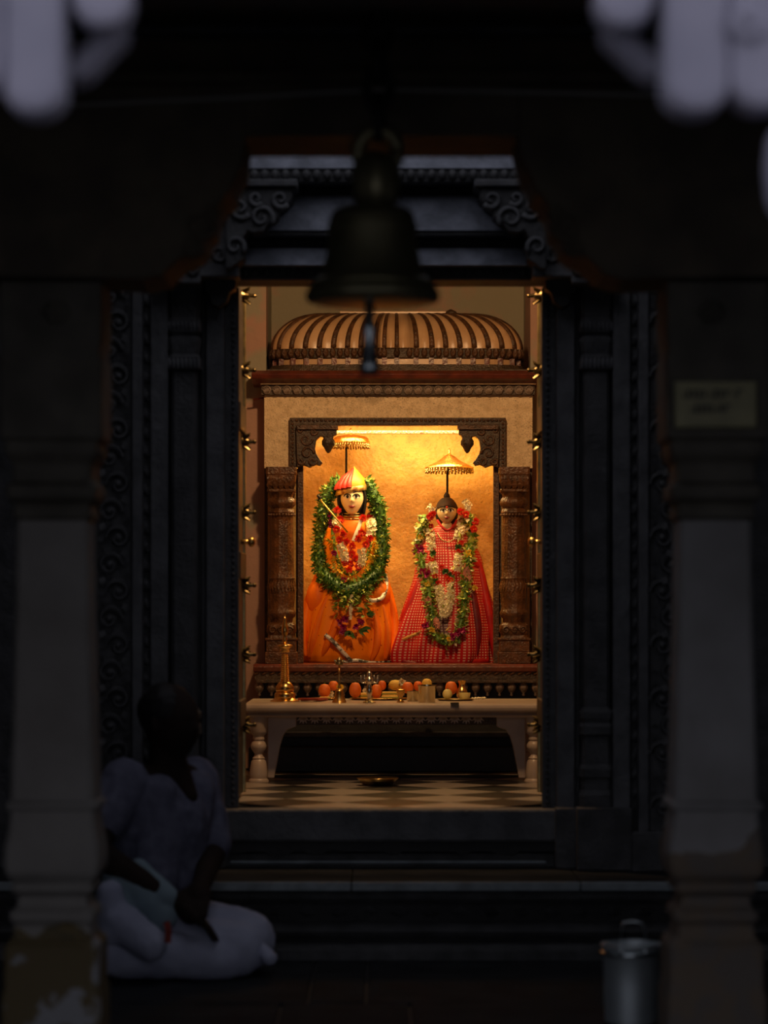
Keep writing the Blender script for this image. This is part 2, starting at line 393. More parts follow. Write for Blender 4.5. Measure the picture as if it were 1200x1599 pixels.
# carved brackets holding the upper cornice
for side in (-1, 1):
    E = (lambda p: p) if side < 0 else (lambda p: 1206 - p)
    yb = 8.70
    def pp(L): return [(fx(E(a), yb), fz(b, yb)) for a, b in L]
    br = obj('bracket', MB().prism(pp([(360,282),(463,282),(463,293),(455,297),(457,308),(446,322),(436,328),(434,340),(420,348),(412,362),(396,364),(386,360),(380,372),(382,404),(360,420),(352,420),(352,300)]), yb, 8.86), M['carved'], df, bevel=.006)
    obj('abacus', MB().prism(pp([(356,281),(465,281),(465,292),(356,292)]), yb-.02, 8.86), M['carvedlt'], br, bevel=.004)
    q = MB()
    for (cx, cy, r0, tw) in ((438,311,15,1),(408,340,20,-1),(375,325,18,1),(367,385,16,-1),(400,310,12,1)):
        pts = []
        for t in range(20):
            a = tw*t/19*PI*2.4 + .6; r_ = r0*(1-.8*t/19)
            pts.append(F(E(cx + math.cos(a)*r_), cy + math.sin(a)*r_, yb-.004))
        q.tube(pts, [.010*(1-.5*t/19) for t in range(20)], 6)
    obj('bracket_scroll', q, M['carvedlt'], br, smooth=True)
    # outer capital block beside the bracket
    cp = obj('capital_block', MB().prism(pp([(312,430),(372,430),(372,400),(356,372),(352,320),(330,330),(318,372),(300,404),(262,418),(230,440),(312,440)]), 8.74, 8.88), M['carvedlt'], df, bevel=.006)
    q = MB()
    for (cx, cy, r0, tw) in ((342,395,15,1),(338,350,12,-1),(300,420,10,1)):
        pts = []
        for t in range(18):
            a = tw*t/17*PI*2.2; r_ = r0*(1-.8*t/17); pts.append(F(E(cx + math.cos(a)*r_), cy + math.sin(a)*r_, 8.735))
        q.tube(pts, [.008*(1-.5*t/17) for t in range(18)], 6)
    obj('capital_scroll', q, M['carved'], cp, smooth=True)
obj('head_slab', MB().box(-2.15, 2.15, 8.84, WF+.02, fz(120, 8.8), 2.95), M['carved'], df)

# ------------------------------------------------------------------ door leaves, opened inward
for side, name, lab in ((-1, 'door_2', 'dark wooden door leaf with brass studs, opened inward on the pink wall side'), (1, 'door_3', 'dark wooden door leaf with brass studs, opened inward on the green wall side')):
    xh = (DX0 - .050) if side < 0 else (DX1 + .061)
    dl = thing(name, lab, 'door', (xh, WB, ZS), kind='structure')
    ins = -side                                   # towards the opening
    xa, xb = sorted((xh, xh + ins*.035))
    obj('leaf_board', MB().box(xa, xb, WB+.01, 9.58, ZS+.012, DZT+.03), M['darkwood'], dl, bevel=.004)
    xi = xh + ins*.035
    obj('edge_strip', MB().box(min(xi, xi+ins*.006)-.003, max(xi, xi+ins*.006)+.003, 9.558, 9.584, ZS+.012, DZT+.03), M['brassold'], dl, bevel=.002)
    for zz in (.25, .75, 1.25):
        obj('rail', MB().box(min(xi-ins*.004, xi+ins*.012), max(xi-ins*.004, xi+ins*.012), WB+.03, 9.55, ZS+zz, ZS+zz+.09), M['darkwood'], dl, bevel=.004)
    rows_ = [462, 578, 690, 800, 914, 1022, 1132]
    for py in rows_:
        yy = 9.50; z = fz(py, yy)
        q = MB()
        base = Vector((xi, yy, z))
        for (r0, x0, x1) in ((.024, 0, .010), (.016, .010, .022), (.008, .022, .040)):
            rg = []
            for xx, rr_ in ((x0, r0), (x1, r0*.75)):
                rg.append([(xi + ins*xx, yy + rr_*math.cos(2*PI*i/10), z + rr_*math.sin(2*PI*i/10)) for i in range(10)])
            q.rings(rg)
        for i in range(6):
            a = 2*PI*i/6 + .3
            q.cap(base + Vector((ins*.008, .018*math.cos(a), .018*math.sin(a))), base + Vector((ins*.026, .030*math.cos(a), .030*math.sin(a))), .007, .003, 6)
        q.ell((xi + ins*.042, yy, z), (.008,.008,.008), 8, 6)
        obj('stud', q, M['stud'], dl, smooth=True, auto=40)
    k_ = MB().tube([(xi, 9.42, fz(846, 9.42)), (xi+ins*.03, 9.42, fz(846, 9.42))], .008, 8)
    k_.ell((xi+ins*.036, 9.42, fz(846, 9.42)), (.014,.016,.018), 12, 8)
    obj('door_knob', k_, M['brass'], dl, smooth=True)

# ------------------------------------------------------------------ hall pillars and scalloped lintel
YP = 6.6; sp = YP/FPX
def PZ(py): return fz(py, YP-.13)
def pillar(cx, name_mat, label, rings_, capital_m, base_m):
    X = fx(cx, YP)
    t = thing('stone_pillar', label, 'pillar', (X, YP, 0), kind='structure')
    s = (YP-.13)/FPX
    def seg(nm, L, m, ch=.1): return obj(nm, MB().sqlathe([(h*s, PZ(y) if y < 1640 else 0.) for h, y in L], (X, YP, 0), ch), m, t, smooth=True, auto=35)
    seg('base', [(78,1700),(78,1560),(74,1545),(74,1480),(66,1470)], base_m, .06)
    seg('base_ring', [(63,1470),(60,1448),(66,1440),(66,1428),(56,1418),(54,1404),(60,1398),(64,1394),(64,1384),(60,1380)], name_mat, .06)
    seg('vase', [(62,1380),(70,1372),(74,1362),(75,1345),(73,1322),(68,1296),(66,1272),(66,1268)], name_mat, .08)
    seg('shaft_ring', [(68,1268),(72,1264),(72,1257),(66,1252)], name_mat, .06)
    seg('shaft', [(66,1252),(62,1120),(58,960),(56,812)], name_mat, .1)
    seg('neck_ring', [(56,812),(62,806),(62,792),(58,786),(70,776),(72,766),(70,757),(62,750),(62,722),(70,712),(74,700),(72,688),(78,682)], capital_m, .06)
    seg('capital', [(80,682),(80,560),(76,545),(80,530),(80,440)], capital_m, .04)
    q = MB()
    for a in range(6):
        q.ell(F(cx + math.cos(a*PI/3)*13, 488 + math.sin(a*PI/3)*11, YP-.13), (.013,.012,.012), 8, 6)
    q.ell(F(cx, 488, YP-.13), (.012,.016,.012), 8, 6)
    obj('carved_flower', q, capital_m, t, smooth=True)
    return t
pillar(88, M['pillarL'], 'weathered plaster pillar with flaking ochre base beside the seated man', None, M['capital'], M['pillarbase'])
pillar(1112, M['pillarR'], 'weathered plaster pillar carrying the small notice plate', None, M['capital'], M['pillarR'])

ar = thing('scalloped_lintel', 'dark brown stone lintel with scalloped bracket ends spanning the two pillars', 'lintel', (0, YP, 2.2), kind='structure')
ya, yb_ = 6.45, 6.75
def ao(L): return [(fx(a, YP), fz(b, YP)) for a, b in L]
left = [(-260,440),(184,446),(228,448),(262,440),(285,416),(306,408),(322,396),(330,374),(338,366),(344,340),(356,320),(366,314),(372,292),(384,272),(386,250),(388,229)]
right = [(1440,440),(1012,446),(968,448),(936,440),(912,416),(892,408),(876,396),(868,374),(860,366),(854,340),(842,320),(832,314),(826,292),(814,272),(808,250),(804,229)]
for nm, L in (('bracket_end', left), ('bracket_end', right)):
    top_ = [(L[-1][0], 150), (L[0][0], 150)]
    obj(nm, MB().prism(ao(L + top_), ya, yb_), M['brownstone'], ar, bevel=.008)
obj('beam', MB().box(fx(388, YP), fx(804, YP), ya, yb_, fz(229, YP), fz(150, YP)), M['brownstone'], ar)
obj('string_course', MB().box(-2.15, 2.15, ya-.03, yb_, fz(150, YP), fz(132, YP)), M['brownstone'], ar, bevel=.006)
obj('upper_beam', MB().box(-2.15, 2.15, ya+.05, yb_, fz(132, YP), fz(75, YP)), M['brownstone'], ar)
obj('upper_moulding', MB().box(-2.15, 2.15, ya-.02, yb_, fz(75, YP), fz(62, YP)), M['carved'], ar, bevel=.006)
obj('top_wall', MB().box(-2.15, 2.15, ya+.06, yb_, fz(62, YP), 2.95), M['brownstone'], ar)
for E in (lambda p: p, lambda p: 1198-p):           # pierced carving on the bracket faces
    q = MB()
    for (cx, cy, r0) in ((312,352,22),(300,385,14),(330,330,10)):
        pts = [F(E(cx + math.cos(t*.42)*r0*(1-.8*t/19)), cy + math.sin(t*.42)*r0*(1-.8*t/19), ya-.002) for t in range(20)]
        q.tube(pts, [.010*(1-.5*t/19) for t in range(20)], 6)
    obj('bracket_scroll', q, M['brownstone'], ar, smooth=True)

# white scalloped arch of the nearer bay
YN = 4.0
wa = thing('scalloped_arch', 'blurred white limewashed scalloped arch ends nearest the viewer', 'arch', (0, YN, 1.9), kind='structure')
def tongue(x0, x1, pb, pt=-260):
    r_ = (x1-x0)/2; cx = (x0+x1)/2; L = [(x0, pt)]
    for k in range(13):
        a = PI - PI*k/12; L.append((cx + r_*math.cos(a), pb - r_*.85 + r_*.85*math.sin(a)))
    L.append((x1, pt)); return [(fx(a, YN), fz(b, YN)) for a, b in L]
for x0, x1, pb in ((-110,6,150), (4,98,176), (1038,1142,174), (1140,1246,168)):
    obj('lobe', MB().prism(tongue(x0, x1, pb), YN, YN+.10), M['whiteplaster'], wa, bevel=.018)
for cx in (157, 978):
    obj('boss', MB().prism([(fx(cx+47*math.cos(2*PI*k/28), YN), fz(-8+47*math.sin(2*PI*k/28), YN)) for k in range(28)], YN+.01, YN+.10), M['whiteplaster'], wa, bevel=.016)
for L in (([(112,132),(100,110),(180,30),(202,36),(198,62),(140,122)]), ([(1032,132),(1044,104),(958,34),(936,40),(942,64),(1004,122)])):
    obj('strut', MB().prism([(fx(a, YN+.2), fz(b, YN+.2)) for a, b in L], YN+.16, YN+.26), M['whiteplaster'], wa, bevel=.01)
q = MB(); pts = [F(1168 + math.cos(t*.4)*26*(1-.7*t/17), 34 + math.sin(t*.4)*24*(1-.7*t/17), YN-.004) for t in range(18)]
obj('relief_scroll', q.tube(pts, .012, 6), M['whiteplaster'], wa, smooth=True)
obj('header', MB().box(-2.4, 2.4, YN+.02, YN+.3, fz(-60, YN), 3.15), M['hallstone'], wa)
obj('end_pier', MB().box(1.6, 2.4, YN, YN+.3, 0, 2.3), M['hallstone'], wa)
obj('end_pier', MB().box(-2.4, -1.6, YN, YN+.3, 0, 2.3), M['hallstone'], wa)
for pxc in (1262, -98):                          # near columns carrying the arch ends, bulging capital below the lobes
    X = fx(pxc, YN+.1)
    g_ = lambda py: fz(py, YN+.1)
    obj('near_column', MB().lathe([(.075,0),(.075,.12),(.06,.14),(.046,.18),(.044,g_(360))], (X, YN+.06, 0), 24), M['hallstone'], wa, smooth=True, auto=40)
    obj('column_capital', MB().lathe([(.045,g_(360)),(.052,g_(350)),(.066,g_(320)),(.070,g_(270)),(.066,g_(225)),(.050,g_(200)),(.048,g_(150)),(.060,g_(120)),(.060,g_(60))], (X, YN+.06, 0), 24), M['whiteplaster'], wa, smooth=True, auto=50)

# ------------------------------------------------------------------ notice plate on the pillar
YS = YP - .13
pl = thing('notice_plate', 'small dull yellow notice plate with two lines of dark script on the pillar', 'sign', F(1117, 668, YS-.012))
def sr(a, b, c, d): return [(fx(a, YS), fz(b, YS)), (fx(c, YS), fz(b, YS)), (fx(c, YS), fz(d, YS)), (fx(a, YS), fz(d, YS))]
M['plate'] = mat('notice_plate_paint', (.30,.27,.13), (.22,.20,.10), rough=.5, scale=12)
M['ink'] = mat('dark_sign_paint', (.03,.026,.02), rough=.6)
obj('board', MB().prism(sr(1054, 596, 1181, 668), YS-.016, YS+.0), M['plate'], pl, bevel=.003)
q = MB()
rs = random.Random(11)
for (x0, x1, y) in ((1071,1100,610),(1113,1141,610),(1149,1160,608),(1083,1112,633),(1121,1141,632)):
    q.prism(sr(x0, y, x1, y+2.6), YS-.019, YS-.016)
    x = x0 + 2
    while x < x1 - 1:
        q.prism(sr(x, y, x+2.4, y+rs.uniform(11, 14)), YS-.019, YS-.016)
        c = (x-2.5, y+8); pts = [F(c[0]+2.8*math.cos(t*.5), c[1]+3.2*math.sin(t*.5), YS-.018) for t in range(11)]
        q.tube(pts, .0016, 5); x += 8.5
obj('lettering', q, M['ink'], pl)

# ------------------------------------------------------------------ sanctum room
YB = 12.05
DS = 11.15; ss = DS/FPX                          # front plane of the shrine
def sx(px, D=DS): return fx(px, D)
def sz(py, D=DS): return fz(py, D)
sf = setting(obj('floor', MB().box(-1.35, 1.45, WB, YB+.1, ZS-.15, ZS-.006), M['blackstone']), 'chequered marble floor of the lit sanctum', 'floor')
d = .37; YT0 = WF+.024                            # tile diagonal, front edge of the tiling
def diamond(cx, cy, y0=None):
    h = d/2 - .0015
    pts = [(cx, cy-h), (cx+h, cy), (cx, cy+h), (cx-h, cy)]
    if y0 is not None:                           # cut at the threshold
        out = []
        for i in range(4):
            p_, q_ = pts[i], pts[(i+1) % 4]
            if p_[1] >= y0: out.append(p_)
            if (p_[1] >= y0) != (q_[1] >= y0):
                t = (y0-p_[1])/(q_[1]-p_[1]); out.append((p_[0]+(q_[0]-p_[0])*t, y0))
        pts = out
    n = len(pts)
    return MB().add([(a, b, ZS-.02) for a, b in pts] + [(a, b, ZS) for a, b in pts], [tuple(range(n-1,-1,-1)), tuple(range(n, 2*n))] + [(i, (i+1) % n, (i+1) % n+n, i+n) for i in range(n)])
shared = {}
for j in range(-2, 8):
    for i in range(-3, 5):
        for half, mt_ in ((0, 'tilelight'), (1, 'tiledark')):
            cx, cy = -.150 + (i + .5*half)*d, 9.40 + (j + .5*half)*d
            if cy + d/2 - .03 < YT0 or cy > 11.2 or not -1.2 < cx < 1.3: continue
            if cy - d/2 < YT0: 
                if DX0+.0 < cx < DX1-.0: obj('tile', diamond(cx, cy, YT0), M[mt_], sf)
            elif half in shared: obj('tile', None, None, sf, loc=(cx, cy, 0), mesh=shared[half])
            else: shared[half] = obj('tile', diamond(0, 0), M[mt_], sf, loc=(cx, cy, 0)).data
wb = setting(obj('wall_back', MB().box(-1.35, sx(414), 11.26, YB, ZS, 2.85).box(sx(831), 1.45, 11.26, YB, ZS, 2.85).box(sx(413), sx(832), 11.80, YB, ZS, 2.85), M['backwall']), 'patchy pink and green painted back wall of the sanctum', 'wall')
setting(obj('wall_left', MB().box(-1.5, -1.35, WB, YB+.15, ZS, 2.85), M['sidewall']), 'pink painted sanctum wall near the orange-robed statue', 'wall')
setting(obj('wall_right', MB().box(1.45, 1.6, WB, YB+.15, ZS, 2.85), M['sidewall']), 'pink painted sanctum wall near the red-robed statue', 'wall')
setting(obj('ceiling', MB().box(-1.5, 1.6, WB, YB+.15, 2.85, 3.0), M['ceil']), 'dark ceiling of the sanctum', 'ceiling')
# warm bulb on the inside of the front wall, above the doorway
lamp = thing('wall_lamp', 'warm bulb lamp fixed above the doorway inside the sanctum', 'lamp', (.1, WB, 2.6))
M['bulb'] = emis('warm_bulb', (1, .55, .2), 12)
obj('back_plate', MB().box(.05, .15, WB-.001, WB+.02, 2.64, 2.76), M['iron'], lamp, bevel=.004)
obj('arm', MB().tube([(.1, WB+.01, 2.70), (.1, WB+.06, 2.72), (.1, WB+.09, 2.68)], .008), M['iron'], lamp, smooth=True)
obj('bulb', MB().ell((.1, WB+.09, 2.64), (.03,.03,.04), 16, 10), M['bulb'], lamp, smooth=True)
ld = bpy.data.lights.new('bulb_light', 'POINT'); ld.energy = SANCTUM_W; ld.color = (1, .58, .26); ld.shadow_soft_size = .06
lo = bpy.data.objects.new('bulb_light', ld); COL.objects.link(lo); lo.location = (.1, WB+.10, 2.575)
lo.parent = lamp; lo.matrix_parent_inverse = Matrix.Translation(-lamp.location)

# ------------------------------------------------------------------ the shrine
ZP = fz(1037, 10.98)                             # level of the altar platform
sh = thing('shrine', 'ochre plastered shrine with ribbed dome, carved brown columns and niche', 'shrine', (sx(622), DS, ZS))
def sp_(L, D=DS): return [(sx(a, D), sz(b, D)) for a, b in L]
YW = 11.72                                       # niche back wall
obj('niche_back_wall', MB().box(sx(440), sx(805), YW, YW+.06, ZP, sz(600)), M['ochre'], sh)
obj('niche_side', MB().box(sx(418), sx(462), DS+.02, YW+.05, ZP, sz(610)), M['ochre'], sh)
obj('niche_side', MB().box(sx(784), sx(828), DS+.02, YW+.05, ZP, sz(610)), M['ochre'], sh)
obj('niche_ceiling', MB().box(sx(418), sx(828), DS+.04, YW+.05, sz(640), sz(612)), M['ochre'], sh)
obj('facade', MB().prism(sp_([(413,616),(832,616),(832,731),(783,731),(783,660),(462,660),(462,731),(413,731)]), DS, DS+.06), M['cream'], sh)
obj('facade_pier', MB().box(sx(413), sx(470), DS+.03, DS+.09, ZP, sz(731)), M['darkcarve'], sh)
obj('facade_pier', MB().box(sx(774), sx(832), DS+.03, DS+.09, ZP, sz(731)), M['darkcarve'], sh)
fr = obj('carved_frame', MB().prism(sp_([(453,653),(790,653),(790,730),(778,730),(778,665),(466,665),(466,730),(453,730)]), DS-.03, DS+.03), M['darkcarve'], sh, bevel=.003)
q = MB()
for k in range(52): q.ell(F(457+k*6.5, 656.5, DS-.03), (.007,.008,.006), 6, 4)
for k in range(12):
    q.ell(F(457, 662+k*6, DS-.03), (.006,.008,.007), 6, 4); q.ell(F(786, 662+k*6, DS-.03), (.006,.008,.007), 6, 4)
obj('beading', q, M['carvewood'], fr, smooth=True, kind='stuff')
obj('inner_post', MB().box(sx(465), sx(474), DS, DS+.05, ZP, sz(665)), M['carvewood'], sh, bevel=.002)
obj('inner_post', MB().box(sx(771), sx(780), DS, DS+.05, ZP, sz(665)), M['carvewood'], sh, bevel=.002)
# thin dark rail across the niche head
obj('light_rail', MB().box(sx(470, 11.35), sx(770, 11.35), 11.345, 11.36, sz(677.5, 11.35), sz(672.5, 11.35)), M['carvewood'], sh, bevel=.002)
tl = thing('tube_light', 'warm tube light hidden behind the shrine niche head', 'lamp', (sx(620), 11.305, sz(645)))
M['tube'] = emis('warm_tube', (1, .6, .22), 6)
obj('tube', MB().tube([(sx(500), 11.31, sz(651)), (sx(740), 11.31, sz(651))], .012, 12), M['tube'], tl, smooth=True)
obj('holder', MB().box(sx(495), sx(745), 11.295, 11.325, sz(646), sz(641)), M['iron'], tl)
nl = bpy.data.lights.new('tube_glow', 'AREA'); nl.shape = 'RECTANGLE'; nl.size = .6; nl.size_y = .03; nl.energy = NICHE_W; nl.color = (1, .63, .23)
no = bpy.data.objects.new('tube_glow', nl); COL.objects.link(no); no.location = (sx(620), 11.31, sz(656.5)); no.rotation_euler = (R(22), 0, 0)
no.parent = tl; no.matrix_parent_inverse = Matrix.Translation(-tl.location)
# brackets of the niche head
for E in (lambda p: p, lambda p: 1243-p):
    D = DS-.05
    b = obj('bracket', MB().prism([(sx(E(a), D), sz(c, D)) for a, c in ((462,665),(526,665),(526,678),(521,681),(520,690),(514,695),(508,690),(506,682),(500,681),(494,687),(492,700),(494,708),(500,718),(504,722),(500,727),(492,725),(484,730),(474,726),(464,730))], D, DS+.01), M['darkcarve'], sh, bevel=.003)
    q = MB()
    for (cx, cy, r0, tw) in ((478,686,10,1),(480,708,11,-1),(490,674,6,1),(470,720,6,1),(488,720,7,1),(470,672,6,-1)):
        pts = [F(E(cx + math.cos(tw*t*.42)*r0*(1-.8*t/17)), cy + math.sin(tw*t*.42)*r0*(1-.8*t/17), D-.002) for t in range(18)]
        q.tube(pts, [.006*(1-.5*t/17) for t in range(18)], 5)
    obj('scroll_carving', q, M['carvewood'], b, smooth=True)
    c = F(E(513), 700, D+.02)
    obj('bud_pendant', MB().lathe([(.004,-.03),(.012,-.022),(.018,-.01),(.03,.004),(.03,.018),(.022,.03),(.026,.036),(.02,.05)], (c.x, c.y, c.z+.01), 12, 6, .12), M['darkcarve'], b, smooth=True)
    obj('abacus', MB().prism([(sx(E(a), D), sz(cc, D)) for a, cc in ((464,664),(528,664),(528,671),(464,671))], D-.012, DS+.01), M['carvewood'], b, bevel=.002)
# red paint marks at the edge of the facade
for nm, a, b in (('paint_mark', (396,624), (413,621.5)), ('paint_mark', (413.5,621), (413.5,662))):
    obj(nm, MB().tube([F(a[0], a[1], DS+.02), F((a[0]+b[0])/2, (a[1]+b[1])/2, DS+.018), F(b[0], b[1], DS+.02)], .004, 6), M['redwood'], sh)
# columns
def column(cx):
    Yc = DS-.05; s = Yc/FPX; x = fx(cx, Yc)
    def z(py): return fz(py, Yc-.05)
    c = obj('column', MB().lathe([(h*s, z(y)) for h, y in ((17,975),(18,966),(22,962),(23,957),(21,953),(19.5,950),(21,940),(22,925),(21.5,912),(20,905),(21.5,903),(20,900),(19.5,885),(18.5,815),(18,803),(21,800),(20,796),(17,793),(22,788),(23,783),(21,779),(18,776),(19,772),(22,768)) ], (x, Yc, 0), 48, 16, .07), M['colwood'], sh, smooth=True, auto=50)
    obj('plinth_block', MB().box(x-25*s, x+25*s, Yc-25*s, Yc+22*s, ZP, z(1018)).box(x-23*s, x+23*s, Yc-23*s, Yc+22*s, z(1018), z(1000)).box(x-25*s, x+25*s, Yc-25*s, Yc+22*s, z(1000), z(996)), M['colwood'], c, bevel=.003)
    bb = obj('carved_base', MB().sqlathe([(21*s, z(996)), (20*s, z(992)), (23*s, z(986)), (22*s, z(976)), (18*s, z(972))], (x, Yc, 0), .2), M['colwood'], c, smooth=True, auto=40)
    q = MB()
    for k in (-1, 0, 1):
        pts = [(x + k*13*s + math.cos(t*.5)*6*s*(1-.6*t/13), Yc-23*s, z(984) + math.sin(t*.5)*6*s*(1-.6*t/13)) for t in range(14)]
        q.tube(pts, .004, 5)
    obj('base_scroll', q, M['carvewood'], c, smooth=True)
    obj('capital', MB().sqlathe([(22*s, z(768)), (22*s, z(764)), (18*s, z(760)), (22*s, z(752)), (23*s, z(742)), (24*s, z(740)), (24*s, z(729))], (x, Yc, 0), .12), M['colwood'], c, bevel=.002)
    q = MB()
    for k in range(5):
        q.leaf((x + (k-2)*9*s, Yc-20*s, z(767)), (0,-.35,1), (0,-1,0), 24*s, 9*s, .3)
        q.leaf((x + (k-2)*9*s, Yc-21*s, z(740)), (0,-.1,-1), (0,-1,0), 14*s, 8*s, .3)
    for k in range(14):
        a = PI + PI*k/13
        q.ell((x + 20*s*math.cos(a), Yc + 20*s*math.sin(a), z(803.5)), (.006,.006,.006), 6, 4)
        q.leaf((x + 20.5*s*math.cos(a), Yc + 20.5*s*math.sin(a), z(905)), (math.cos(a)*.12, math.sin(a)*.12, -1), (math.cos(a), math.sin(a), 0), 20*s, 7*s, .12)
    obj('carved_leaves', q, M['colwood'], c, kind='stuff')
column(440); column(803)
# cornice and frieze above the facade
Dc = DS-.10
obj('cornice', MB().sweepx([(Dc,sz(591,Dc)),(Dc-.01,sz(584,Dc)),(Dc+.02,sz(578,Dc)),(DS+.5,sz(578,Dc)),(DS+.5,sz(598,Dc)),(Dc+.06,sz(598,Dc))], sx(393, Dc), sx(846, Dc)), M['redwood'], sh, bevel=.003)
obj('pale_fillet', MB().box(sx(408), sx(836), DS-.045, DS+.05, sz(601.5), sz(597)), M['cream'], sh)
fz_ = obj('frieze', MB().box(sx(409), sx(835), DS-.025, DS+.05, sz(617), sz(601)), M['darkcarve'], sh)
me = None
for k in range(27):
    loc = F(417 + k*15.75, 609, DS-.03)
    if me is None:
        q = MB(); q.rings([[(math.cos(2*PI*i/14)*r_, yy, math.sin(2*PI*i/14)*r_) for i in range(14)] for r_, yy in ((.0175,.008),(.0175,-.004),(.013,-.006),(.011,.002))])
        for i in range(5): q.leaf((0,-.002,-.012), (math.sin((i-2)*.45), -.25, math.cos((i-2)*.45)), (0,-1,0), .026, .008, .3)
        me = obj('lotus_boss', q, M['pendant'], sh, loc=loc).data
    else: obj('lotus_boss', None, None, sh, loc=loc, mesh=me)
obj('side_return', MB().box(sx(413), sx(420), DS+.06, 11.79, sz(731), sz(600)), M['cream'], sh)
obj('side_return', MB().box(sx(825), sx(832), DS+.06, 11.79, sz(731), sz(600)), M['cream'], sh)
# dome: skirt, posts, leaf band, gores and ribs
Dd = DS+.05
cxd, cyd = sx(620, Dd), Dd+.20
def plan(a_, b_, N, n_=5.):
    dense = []
    for i in range(2000):
        t = 2*PI*i/2000; c, s_ = math.cos(t), math.sin(t)
        dense.append((a_*math.copysign(abs(c)**(2/n_), c), b_*math.copysign(abs(s_)**(2/n_), s_)))
    L = [0]
    for i in range(1, 2001):
        p, q_ = dense[i % 2000], dense[i-1]; L.append(L[-1] + math.hypot(p[0]-q_[0], p[1]-q_[1]))
    out = []; j = 0
    for k in range(N):
        tgt = L[-1]*(k+.0)/N
        while L[j+1] < tgt: j += 1
        out.append(dense[j])
    return out
A, B = 197*ss, .21
obj('dome_skirt', MB().rings([[(cxd+x*k_, cyd+y*k_, z_) for x, y in plan(A, B, 64)] for k_, z_ in ((1.07, sz(579, Dd-.2)), (1.06, sz(575, Dd-.2)), (1.015, sz(562, Dd-.2)), (.97, sz(562, Dd-.2)))]), M['darkcarve'], sh)
obj('dome_drum', MB().rings([[(cxd+x*k_, cyd+y*k_, z_) for x, y in plan(A, B, 64)] for k_, z_ in ((.965, sz(564, Dd-.2)), (.965, sz(536, Dd-.2)))]), M['domecream'], sh)
NP = 46
bp = plan(A*.985, B*.985, NP)
for x, y in bp:
    if y < B*.3:
        obj('drum_post', MB().box(cxd+x-.010, cxd+x+.010, cyd+y-.010, cyd+y+.010, sz(563, Dd-.2), sz(552, Dd-.2)), M['redwood'], sh)
obj('leaf_band', MB().rings([[(cxd+x*k_, cyd+y*k_, z_) for x, y in plan(A, B, 64)] for k_, z_ in ((.98, sz(553, Dd-.2)), (1.0, sz(551, Dd-.2)), (1.01, sz(538, Dd-.2)), (.97, sz(535, Dd-.2)))]), M['darkcarve'], sh)
me = None
for x, y in plan(A*1.01, B*1.01, 2*NP):
    if y < B*.2:
        loc = (cxd+x, cyd+y, sz(544, Dd-.2))
        if me is None:
            q = MB().ell((0,0,0), (.013,.012,.020), 10, 8); q.leaf((0,-.010,-.018), (0,-.2,1), (0,-1,0), .04, .016, .3)
            me = obj('band_leaf', q, M['carvewood'], sh, smooth=True, loc=loc).data
        else: obj('band_leaf', None, None, sh, loc=loc, mesh=me)
HB, HT = sz(537, Dd-.2), sz(484, Dd-.06)
def dome_pt(p, t):
    g = 1 - math.cos(t*PI/2); h = math.sin(t*PI/2)
    return Vector((cxd + p[0]*(1-g) + p[0]*.60*g, cyd + p[1]*(1-g) + p[1]*.18*g, HB + (HT-HB)*h))
fine = plan(A, B, NP*8)
for k in range(NP):
    if fine[(k*8+4) % (NP*8)][1] > B*.5: continue
    q = MB(); T = 12; grid = []
    for j in range(T+1):
        row = []
        for i in range(9):
            p = fine[(k*8+i) % (NP*8)]; v = dome_pt(p, j/T)
            c = Vector((cxd, cyd, HB-.05)); out = (v - c).normalized()
            row.append(v + out*(.010*math.sin(PI*i/8)))
        grid.append(row)
    vs = [v for row in grid for v in row]
    fs = [(j*9+i, j*9+i+1, (j+1)*9+i+1, (j+1)*9+i) for j in range(T) for i in range(8)]
    obj('dome_gore', q.add(vs, fs), M['domecream'], sh, smooth=True)
    obj('dome_rib', MB().tube([dome_pt(fine[(k*8) % (NP*8)], j/12) + Vector((0,-.003,.003)) for j in range(13)], [.0125-.004*j/12 for j in range(13)], 6), M['carvewood'], sh, smooth=True)
obj('dome_cap', MB().box(cxd-A*.64, cxd+A*.64, cyd-B*.30, cyd+B*.30, HT-.02, HT+.008), M['darkcarve'], sh, bevel=.004)
obj('ridge_ledge', MB().box(cxd-A*.46, cxd+A*.46, cyd-B*.2, cyd+B*.2, HT+.008, HT+.020), M['domecream'], sh, bevel=.003)
obj('dome_finial', MB().lathe([(.024,0),(.026,.008),(.020,.014),(.012,.018),(.004,.022)], (sx(706, Dd), cyd-.03, HT+.006), 12), M['darkcarve'], sh, smooth=True)
obj('shrine_roof_core', MB().box(sx(415), sx(830), DS+.05, 11.79, sz(598), sz(575)), M['darkcarve'], sh)

# altar platform below the niche
al = thing('altar_platform', 'dark carved altar platform with a row of hanging buds', 'platform', (sx(622), 10.98, ZS))
DP = 10.98
ax0, ax1 = sx(396, DP), sx(850, DP)
obj('top_slab', MB().sweepx([(DP,ZP),(DP-.008,ZP-.012),(DP,ZP-.03),(DP+.02,ZP-.032),(YW+.1,ZP-.032),(YW+.1,ZP)], ax0, ax1), M['redwood'], al, bevel=.002)
tw = obj('cable_moulding', MB().box(ax0+.005, ax1-.005, DP+.012, DP+.06, ZP-.062, ZP-.03), M['darkcarve'], al)
me = None
for k in range(36):
    loc = F(402 + k*12.5, 1050.5, DP+.012)
    if me is None: me = obj('cable_twist', MB().ell((0,0,0), (.019,.008,.006), 8, 6, Matrix.Rotation(R(-28), 3, 'Y')), M['carvewood'], al, smooth=True, loc=loc).data
    else: obj('cable_twist', None, None, al, loc=loc, mesh=me)
obj('lower_fillet', MB().box(ax0+.01, ax1-.01, DP+.0, DP+.07, ZP-.076, ZP-.062), M['darkcarve'], al, bevel=.003)
me = None
